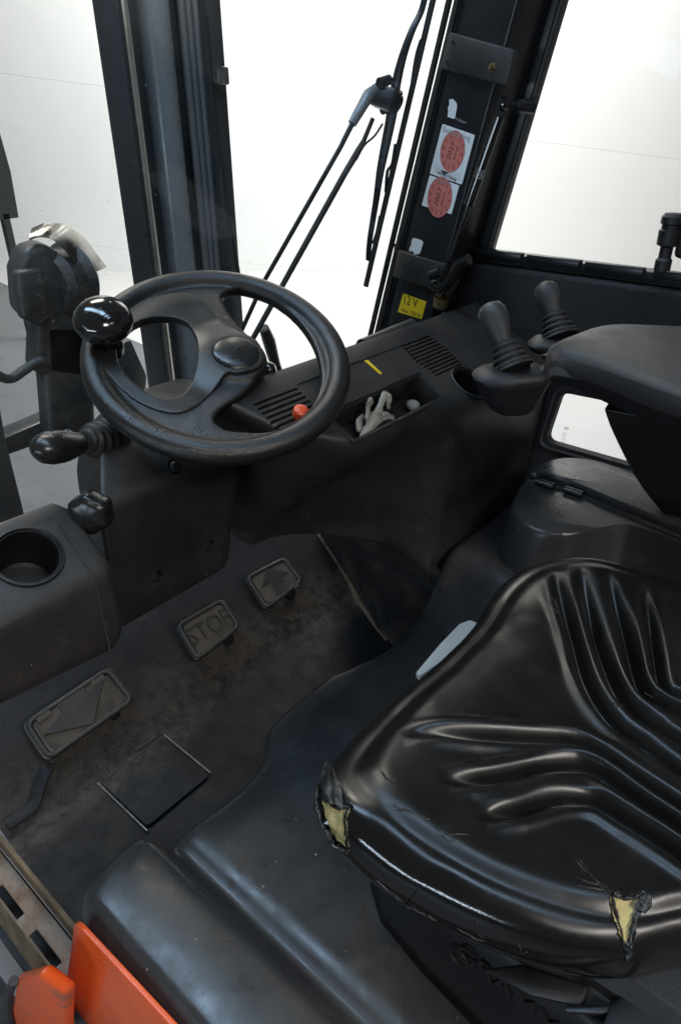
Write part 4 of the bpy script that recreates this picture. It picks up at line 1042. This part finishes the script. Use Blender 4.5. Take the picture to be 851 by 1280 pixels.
def badge(yc, year, header, rfac):
    def fn(fm, W_, H_):
        out = []; r = W_*rfac
        tm = lambda x, y, z_=.0008, rot=0: fm @ Matrix.Translation((x, y, z_)) @ Matrix.Rotation(rot, 4, 'Z')
        out.append((lathe([(r, 0), (r, .0002), (.0002, .00022)], tm(0, yc*H_, .0006), 40), 'red'))
        ring = [fm @ Vector((r*1.0*math.cos(a*math.pi/20), yc*H_+r*math.sin(a*math.pi/20), .0008)) for a in range(41)]
        out.append((tube(ring, .00025, 4, cap=False), 'ink'))
        ring = [fm @ Vector((r*.66*math.cos(a*math.pi/20), yc*H_+r*.66*math.sin(a*math.pi/20), .0008)) for a in range(41)]
        out.append((tube(ring, .0002, 4, cap=False), 'ink'))
        for k in range(12):
            a = math.pi/2-k*math.pi/6
            out.append((text(str(k+1), r*.30, 0, tm(r*.82*math.cos(a), yc*H_+r*.82*math.sin(a), .001)), 'ink'))
        out.append((text(year, r*.46, 0, tm(-r*.12, yc*H_, .001, R(80))), 'ink'))
        out.append((text('geprüft', r*.24, 0, tm(r*.30, yc*H_, .001, R(80))), 'ink'))
        tri = [(-r*.35, yc*H_+r*1.28), (r*.35, yc*H_+r*1.28), (0, yc*H_+r*1.08)]
        out.append((prism(tri, .0002, fm @ Matrix.Translation((0, 0, .0006))), 'ink'))
        if header:
            out.append((text(header, W_*.135, 0, tm(0, H_*.40, .001)), 'greyink'))
            out.append((text('Prüfdatum', W_*.08, 0, tm(W_*.05, yc*H_+r*1.50, .001)), 'greyink'))
            for k in range(4): out.append((prism(rrect(W_*(.82-.12*(k == 3)), .0005, .0002, 1, 0, -H_*(.31+.038*k)), .0002, fm @ Matrix.Translation((0, 0, .0006))), 'greyink'))
            out.append((text('nächste Prüfung', W_*.095, 0, tm(0, yc*H_-r*1.22, .001)), 'ink'))
        else:
            out.append((text('Prüfplakette', W_*.10, 0, tm(W_*.05, H_*.42, .001)), 'greyink'))
        return out
    return fn
sticker('inspection_sticker', [(553, 155), (593.5, 169), (577, 231), (537, 217)], 'white', [badge(.06, '2027', 'Batterieprüfung', .365)])
sticker('inspection_sticker', [(537, 219), (574, 232), (564, 268), (527, 257)], 'white', [badge(-.07, '2027', None, .40)])
def volt(fm, W_, H_):
    tm = lambda x, y: fm @ Matrix.Translation((x, y, .0009))
    return [(text('12 V', H_*.62, 0, tm(-W_*.10, H_*.20)), 'ink'), (text('max. 150 W', H_*.30, 0, tm(0, -H_*.30)), 'ink')]
sticker('voltage_sticker', [(504, 367), (533, 377), (527, 399), (497, 390)], 'yellow', [volt])
for c4 in ([(561, 124), (571, 127), (568, 147), (559, 146)], [(515, 298), (530, 302), (524, 318), (512, 314)]):
    q, n = quad_on(c4, .0009); c = sum(q, Vector())/4; fm = frame(c, n, q[1]-q[0]); inv = fm.inverted()
    ol = []
    base = [(inv @ p).to_2d() for p in q]
    for i in range(4):
        for k in range(4):
            p = base[i].lerp(base[(i+1) % 4], k/4); ol.append(tuple(p*(1+.28*random.uniform(-1, 1))))
    single('sticker_remnant', prism(ol, .0004, fm), 'white', pillar, smooth=0)
# brackets clamped round the pillar
def pil_bracket(cols, top_off):
    pass
def strap(u0v0, u1v1, u2v2, u3v3, th, name, bolt_at, holes_at):
    q = [on_face(*p, .004)[0] for p in (u0v0, u1v1, u2v2, u3v3)]; n = on_face(0, 0)[1]
    mid_t, mid_b = q[0].lerp(q[1], .52)+n*.010, q[3].lerp(q[2], .52)+n*.010
    rings = []
    for a, b in ((q[0], q[3]), (q[0].lerp(q[1], .25)+n*.006, q[3].lerp(q[2], .25)+n*.006), (mid_t, mid_b), (q[0].lerp(q[1], .55)+n*.0085, q[3].lerp(q[2], .55)+n*.0085), (q[0].lerp(q[1], .8)+n*.007, q[3].lerp(q[2], .8)+n*.007), (q[1], q[2])):
        rings.append([a, b, b-n*.012, a-n*.012])
    o = single(name, loft(rings), 'bracket', pillar, bevel=.003, seg=2, ang=40)
    for u, v_ in holes_at:
        p, n = on_face(u, v_, .0105); single('bracket_hole', lathe([(.0035, 0), (.0035, .0008), (.0028, -.001), (.0005, -.001)], frame(p, n), 14), 'ink', pillar)
    for u, v_ in bolt_at:
        p, n = on_face(u, v_, .008); single('bracket_bolt', lathe([(.008, 0), (.008, .003), (.0045, .0035), (.0045, .008), (.001, .0085)], frame(p, n), 6), 'brass', pillar, smooth=0)
    return o
strap((561, 40), (642, 62), (632, 108), (549, 86), .01, 'pillar_bracket', [(616, 85)], [(566, 54), (559, 79)])
strap((497, 312), (556, 330), (546, 362), (490, 346), .01, 'pillar_bracket', [], [(506, 331), (501, 350)])
# gas strut with ball joints and latch parts
g0, g1 = pt(629, 130, x=1.17), pt(562, 325, x=1.15)
gs = single('gas_strut', tube([g0.lerp(g1, t) for t in (.07, .075, .62, .625)], [.006, .0095, .0095, .006], 16), 'gloss', pillar, smooth=40)
single('strut_rod', tube([g0.lerp(g1, .62), g1], .0045, 12), 'gloss', pillar)
single('ball_joint', lathe([(.002, -.011), (.008, -.007), (.0095, 0), (.008, .007), (.002, .011)], frame(g0, (0, 0, 1)), 16), 'gloss', pillar)
bst = g0+Vector((.05, -.028, -.004)); single('ball_stud', tube([g0, g0.lerp(bst, .4), g0.lerp(bst, .45), bst], [.005, .005, .010, .011], 10), 'steel', pillar)
pr = MB(); am_ = g0.lerp(g1, .40); axs = (g1-g0).normalized(); nrm = (CAM-am_); nrm = (nrm-axs*nrm.dot(axs)).normalized()
for k in range(5):
    mm_ = Matrix((axs, nrm.cross(axs), nrm)).transposed().to_4x4(); mm_.translation = am_+nrm*.0098+axs*.003*0
    pr.add(*text(('STABIL', '1200 N', '0613 A', 'LIFT-O', '094331')[k], .0052, 0, mm_ @ Matrix.Translation((.004, .0052-.0027*k, -.0002*abs(k-2)**1.5))))
pr.build('strut_print', 'greyink', pillar)
lt0 = pt(562, 352, x=1.15)
single('latch_lever', tube([pt(541, 355, x=1.16), pt(553, 362, x=1.155), pt(566, 346, x=1.15), pt(574, 330, x=1.15), pt(586, 324, x=1.15)], [.010, .012, .012, .011, .010], 12), 'gloss', pillar, smooth=50)
single('latch_pin', tube([pt(538, 345, x=1.15), pt(550, 340, x=1.15)], [.009, .009], 12), 'steel', pillar)
single('latch_arm', tube([pt(545, 358, x=1.17), pt(560, 366, x=1.16), pt(570, 350, x=1.155)], [.008, .010, .007], 10), 'bracket', pillar)
cl = pt(551, 377, x=1.165)
single('latch_ring', lathe([(.0135, -.010), (.0145, -.010), (.0145, .010), (.0125, .010), (.0125, -.010)], frame(cl, (-.2, -.2, 1)), 24, ring=True), 'brass', pillar)
single('latch_bolt', tube([cl+Vector((0, 0, -.004)), cl+Vector((-.004, .004, .018))], [.006, .007], 12), 'brass', pillar)
single('latch_screw', tube([pt(553, 391, x=1.165), pt(556, 399, x=1.165)], [.005, .003], 10), 'bolt', pillar)

# ---- windscreen and wiper
WSN = Vector((0, math.cos(R(13)), math.sin(R(13)))); WS0 = Vector((.7, .935, .62))
def ws(u, v_, off=0): return ppl(u, v_, WS0+WSN*off, WSN)
def wsp(x, z_): return Vector((x, WS0.y-(z_-WS0.z)*math.tan(R(13)), z_))
q = [wsp(.05, .30), wsp(1.255, .30), wsp(1.255, 1.6), wsp(.05, 1.6)]
wsn = single('windscreen', hexa(q, [p+WSN*.004 for p in q]), 'glass', FK, smooth=0); tag(wsn, 'large dusty windscreen pane in front of the wheel')
bl0, bl1 = ws(548, -30, .03), ws(457, 358, .03)
wiper = single('wiper_blade', tube([bl0.lerp(bl1, k/12) for k in range(13)], .0065, 8, flat=.7), 'rubber', FK); tag(wiper, 'worn windscreen wiper with twin rods outside the glass')
spine = [(534, -20), (527, 12), (514, 40), (502, 75), (494, 110), (490, 140), (482, 180), (475, 215), (470, 250), (462, 300), (460, 325)]
single('wiper_yoke', tube(catmull([ws(u, v_, .045) for u, v_ in spine], 4), [.006+.005*math.exp(-((k-20)/10)**2) for k in range(41)], 10, flat=.7), 'steel', wiper)
for a in ([(526, 50), (520, 70), (516, 95), (514, 110)], [(494, 180), (490, 205), (484, 215), (482, 240)], [(502, 120), (500, 130), (494, 138)], [(475, 270), (471, 290), (466, 305)]):
    single('wiper_claw', tube(catmull([ws(u, v_, .036) for u, v_ in a], 4), .0032, 8), 'steel', wiper)
hubp = ws(481, 123, .052)
v, f = box(.036, .028, .050); single('wiper_head', ([frame(hubp, WSN, (.3, 0, 1)) @ Vector(p) for p in v], f), 'steel', wiper, bevel=.004)
single('wiper_arm', tube([ws(468, 112, .055), ws(461, 118, .055), ws(440, 155, .055)], [.010, .011, .008], 12), 'cylinder', wiper)
single('wiper_arm', tube([ws(440, 155, .055), ws(425, 185, .055), ws(330, 352, .06), ws(290, 440, .06)], [.005, .0045, .0042, .0042], 10), 'steel', wiper)
single('wiper_arm', tube([ws(466, 148, .055), ws(455, 175, .055), ws(447, 190, .055), ws(432, 215, .055), ws(318, 420, .06), ws(300, 455, .06)], [.0042, .0045, .0065, .006, .0055, .0055], 10), 'bracket', wiper)
for a_, b_, r_ in (((474, 104), (486, 100), .009), ((478, 138), (492, 132), .008), ((490, 112), (500, 118), .006)):
    single('wiper_pivot', tube([ws(*a_, .060), ws(*b_, .060)], r_, 12), 'grease', wiper)
single('wiper_link', tube([ws(497, 96, .05), ws(490, 130, .05), ws(484, 168, .05), ws(478, 200, .05)], [.007, .010, .009, .006], 10, flat=.6), 'rust', wiper)
single('wiper_spring', tube(catmull([ws(498, 118, .05), ws(503, 124, .05), ws(500, 134, .05), ws(494, 142, .05)], 5), .0018, 8), 'bolt', wiper)
single('washer_hose', tube(catmull([ws(478, 155, .055), ws(468, 170, .055), ws(455, 182, .055), ws(445, 200, .06)], 5), .0022, 8), 'rubber', wiper)
single('arm_spring', tube([ws(330, 410, .06), ws(336, 425, .06), ws(344, 455, .06), ws(352, 480, .06)], [.010, .013, .011, .012], 12), 'sheet', wiper)

# ---- mast seen through the windscreen
MY = 1.36
def mp(u, v_, y=MY): return pt(u, v_, y=y)
mast = bpy.data.objects.new('mast', None)
def upright(u_top, u_bot, v_bot, width, y, name, mat, depth=.05, n=4):
    a, b = pt(u_top, 0, y=y), pt(u_bot, v_bot, y=y); d = (a-b)
    a2, b2 = a+d*.7, b-d*.9; return a2, b2
def vbox(u0, u1, y, dep, mat, name, parent):
    """upright bar whose left and right edges pass u0, u1 at image height 170"""
    a, b = pt(u0, 170, y=y).x, pt(u1, 170, y=y).x
    return single(name, cbox(a, b, y, y+dep, GZ+.1, 2.1), mat, parent, bevel=.004)
def mxx(u, y=MY): return pt(u, 119, y=y).x
xL, xR = mxx(161), mxx(281)
far = xL/(mxx(132)/MY)            # depth at which the left flange shows its full width
mastp = single('mast', cbox(xL, xL+.012, MY, far, GZ+.05, 2.2), 'mast', FK, bevel=.003); tag(mastp, 'dark steel lift mast upright with cylinder and hoses')
single('mast_channel', cbox(xL+.012, xR, far-.03, far-.002, GZ+.05, 2.2), 'mast', mastp, bevel=.003)
single('mast_channel', cbox(mxx(265), xR, MY-.01, far-.03, GZ+.05, 2.2), 'mast', mastp, bevel=.004)
rod_x = mxx(168, MY+.01); single('chrome_rod', tube([Vector((rod_x, MY+.01, GZ+.1)), Vector((rod_x, MY+.01, 2.2))], .0105, 20), 'chrome', mastp)
single('lift_cylinder', tube([Vector((mxx(203, MY+.04), MY+.04, GZ+.1)), Vector((mxx(203, MY+.04), MY+.04, 2.2))], .034, 32), 'cylinder', mastp)
for k, u in enumerate((236, 244, 252, 260)):
    single('hydraulic_hose', tube([Vector((mxx(u, MY+.03), MY+.03+.004*(k % 2), GZ+.1)), Vector((mxx(u, MY+.03)+.003, MY+.03, .9)), Vector((mxx(u, MY+.03), MY+.03+.004*(k % 2), 2.2))], .0088, 14), 'hose', mastp)
v, f = box(.030, .03, .034); single('hose_clamp', ([Matrix.Translation(pt(275, 95, y=MY-.02)) @ Vector(p) for p in v], f), 'bolt', mastp, bevel=.004)
single('hydraulic_pipe', tube([pt(255, 20, y=MY-.01), pt(268, 140, y=MY-.01), pt(282, 240, y=MY-.01), pt(300, 350, y=MY-.01)], .004, 10), 'steel', mastp)
# pulley head with curved sheet guard
PY = 1.38
def pp(u, v_, y=PY): return pt(u, v_, y=y)
pc = pp(85, 345); head = single('pulley_head', lathe([(.02, -.045), (.065, -.045), (.078, -.03), (.065, -.014), (.065, .014), (.078, .03), (.065, .045), (.02, .045)], frame(pc+Vector((.01, .05, -.02)), (1, .25, 0)), 36), 'grease', FK)
tag(head, 'greasy black pulley block with a dull sheet metal guard, seen through the windscreen')
body = [pp(32, 312), pp(58, 304), pp(98, 332), pp(130, 372), pp(135, 440), pp(120, 480), pp(45, 470), pp(48, 408), pp(26, 395), pp(22, 340)]
single('pulley_bracket', hexa(body, [p+Vector((.02, .09, 0)) for p in body]), 'grease', head, bevel=.016, seg=4, smooth=60)
plq = [pp(22, 340, PY-.02), pp(55, 335, PY-.02), pp(64, 400, PY-.02), pp(50, 410, PY-.02), pp(30, 398, PY-.02)]
single('pulley_plate', hexa(plq, [p+Vector((0, .03, 0)) for p in plq]), 'grease', head, bevel=.008, seg=3)
gd = catmull([pp(38, 301), pp(49, 297), pp(66, 300), pp(85, 317), pp(98, 335), pp(107, 346)], 6)
gd2 = catmull([pp(42, 288, PY+.05), pp(62, 281, PY+.05), pp(86, 284, PY+.05), pp(108, 300, PY+.05), pp(120, 316, PY+.05), pp(134, 334, PY+.05)], 6)
sh = [Vector((.03, .10, .012))]
rings = [[a_, b_, b_+Vector((0, .004, .004)), a_+Vector((0, .004, .004))] for a_, b_ in zip(gd, gd2)]
single('pulley_guard', loft(rings), 'sheet', head, smooth=60)
lo = [pp(50, 400), pp(118, 400), pp(122, 560), pp(62, 560)]
single('cylinder_head', hexa(lo, [p+Vector((.02, .08, 0)) for p in lo]), 'grease', head, bevel=.02, seg=4, smooth=60)
single('hose_pipe', tube(catmull([pp(-20, 455), pp(0, 470), pp(15, 473), pp(32, 462), pp(48, 452), pp(60, 452)], 6), [.010]*25+[.012]*6, 12), 'grease', head)
# carriage bars
def mbar(a, b, w_, y, name, mat): 
    q = [pp(*p, y) for p in (a, b)]
    return q
cb = [pp(5, 548, 1.45), pp(105, 505, 1.45), pp(105, 535, 1.45), pp(8, 570, 1.45)]
crg = single('carriage_bar', hexa(cb, [p+Vector((0, .06, .0)) for p in cb]), 'mast', mastp, bevel=.004)
cb = [pp(-40, 480, 1.40), pp(-2, 490, 1.40), pp(8, 548, 1.40), pp(36, 660, 1.40), pp(30, 720, 1.40), pp(-40, 720, 1.40)]
single('carriage_post', hexa(cb, [p+Vector((0, .06, .0)) for p in cb]), 'mast', mastp, bevel=.004)
cb = [pp(150, 430, 1.30), pp(165, 425, 1.30), pp(185, 470, 1.30), pp(180, 520, 1.30), pp(140, 520, 1.30)]
single('mast_foot', hexa(cb, [p+Vector((0, .06, .0)) for p in cb]), 'mast', mastp, bevel=.006)

# ---- overhead guard above the cab (out of the picture, shades the footwell)
og_ = single('overhead_guard', cbox(1.20, 1.29, -.75, .62, 1.52, 1.60), 'steel', FK, bevel=.01); tag(og_, 'black barred overhead guard above the cab')
single('guard_rail', cbox(.13, .21, -.75, .62, 1.52, 1.60), 'steel', og_, bevel=.01)
for k in range(9):
    y0 = -.72+k*.155; single('guard_bar', cbox(.21, 1.20, y0, y0+.07, 1.53, 1.58), 'steel', og_, bevel=.006)
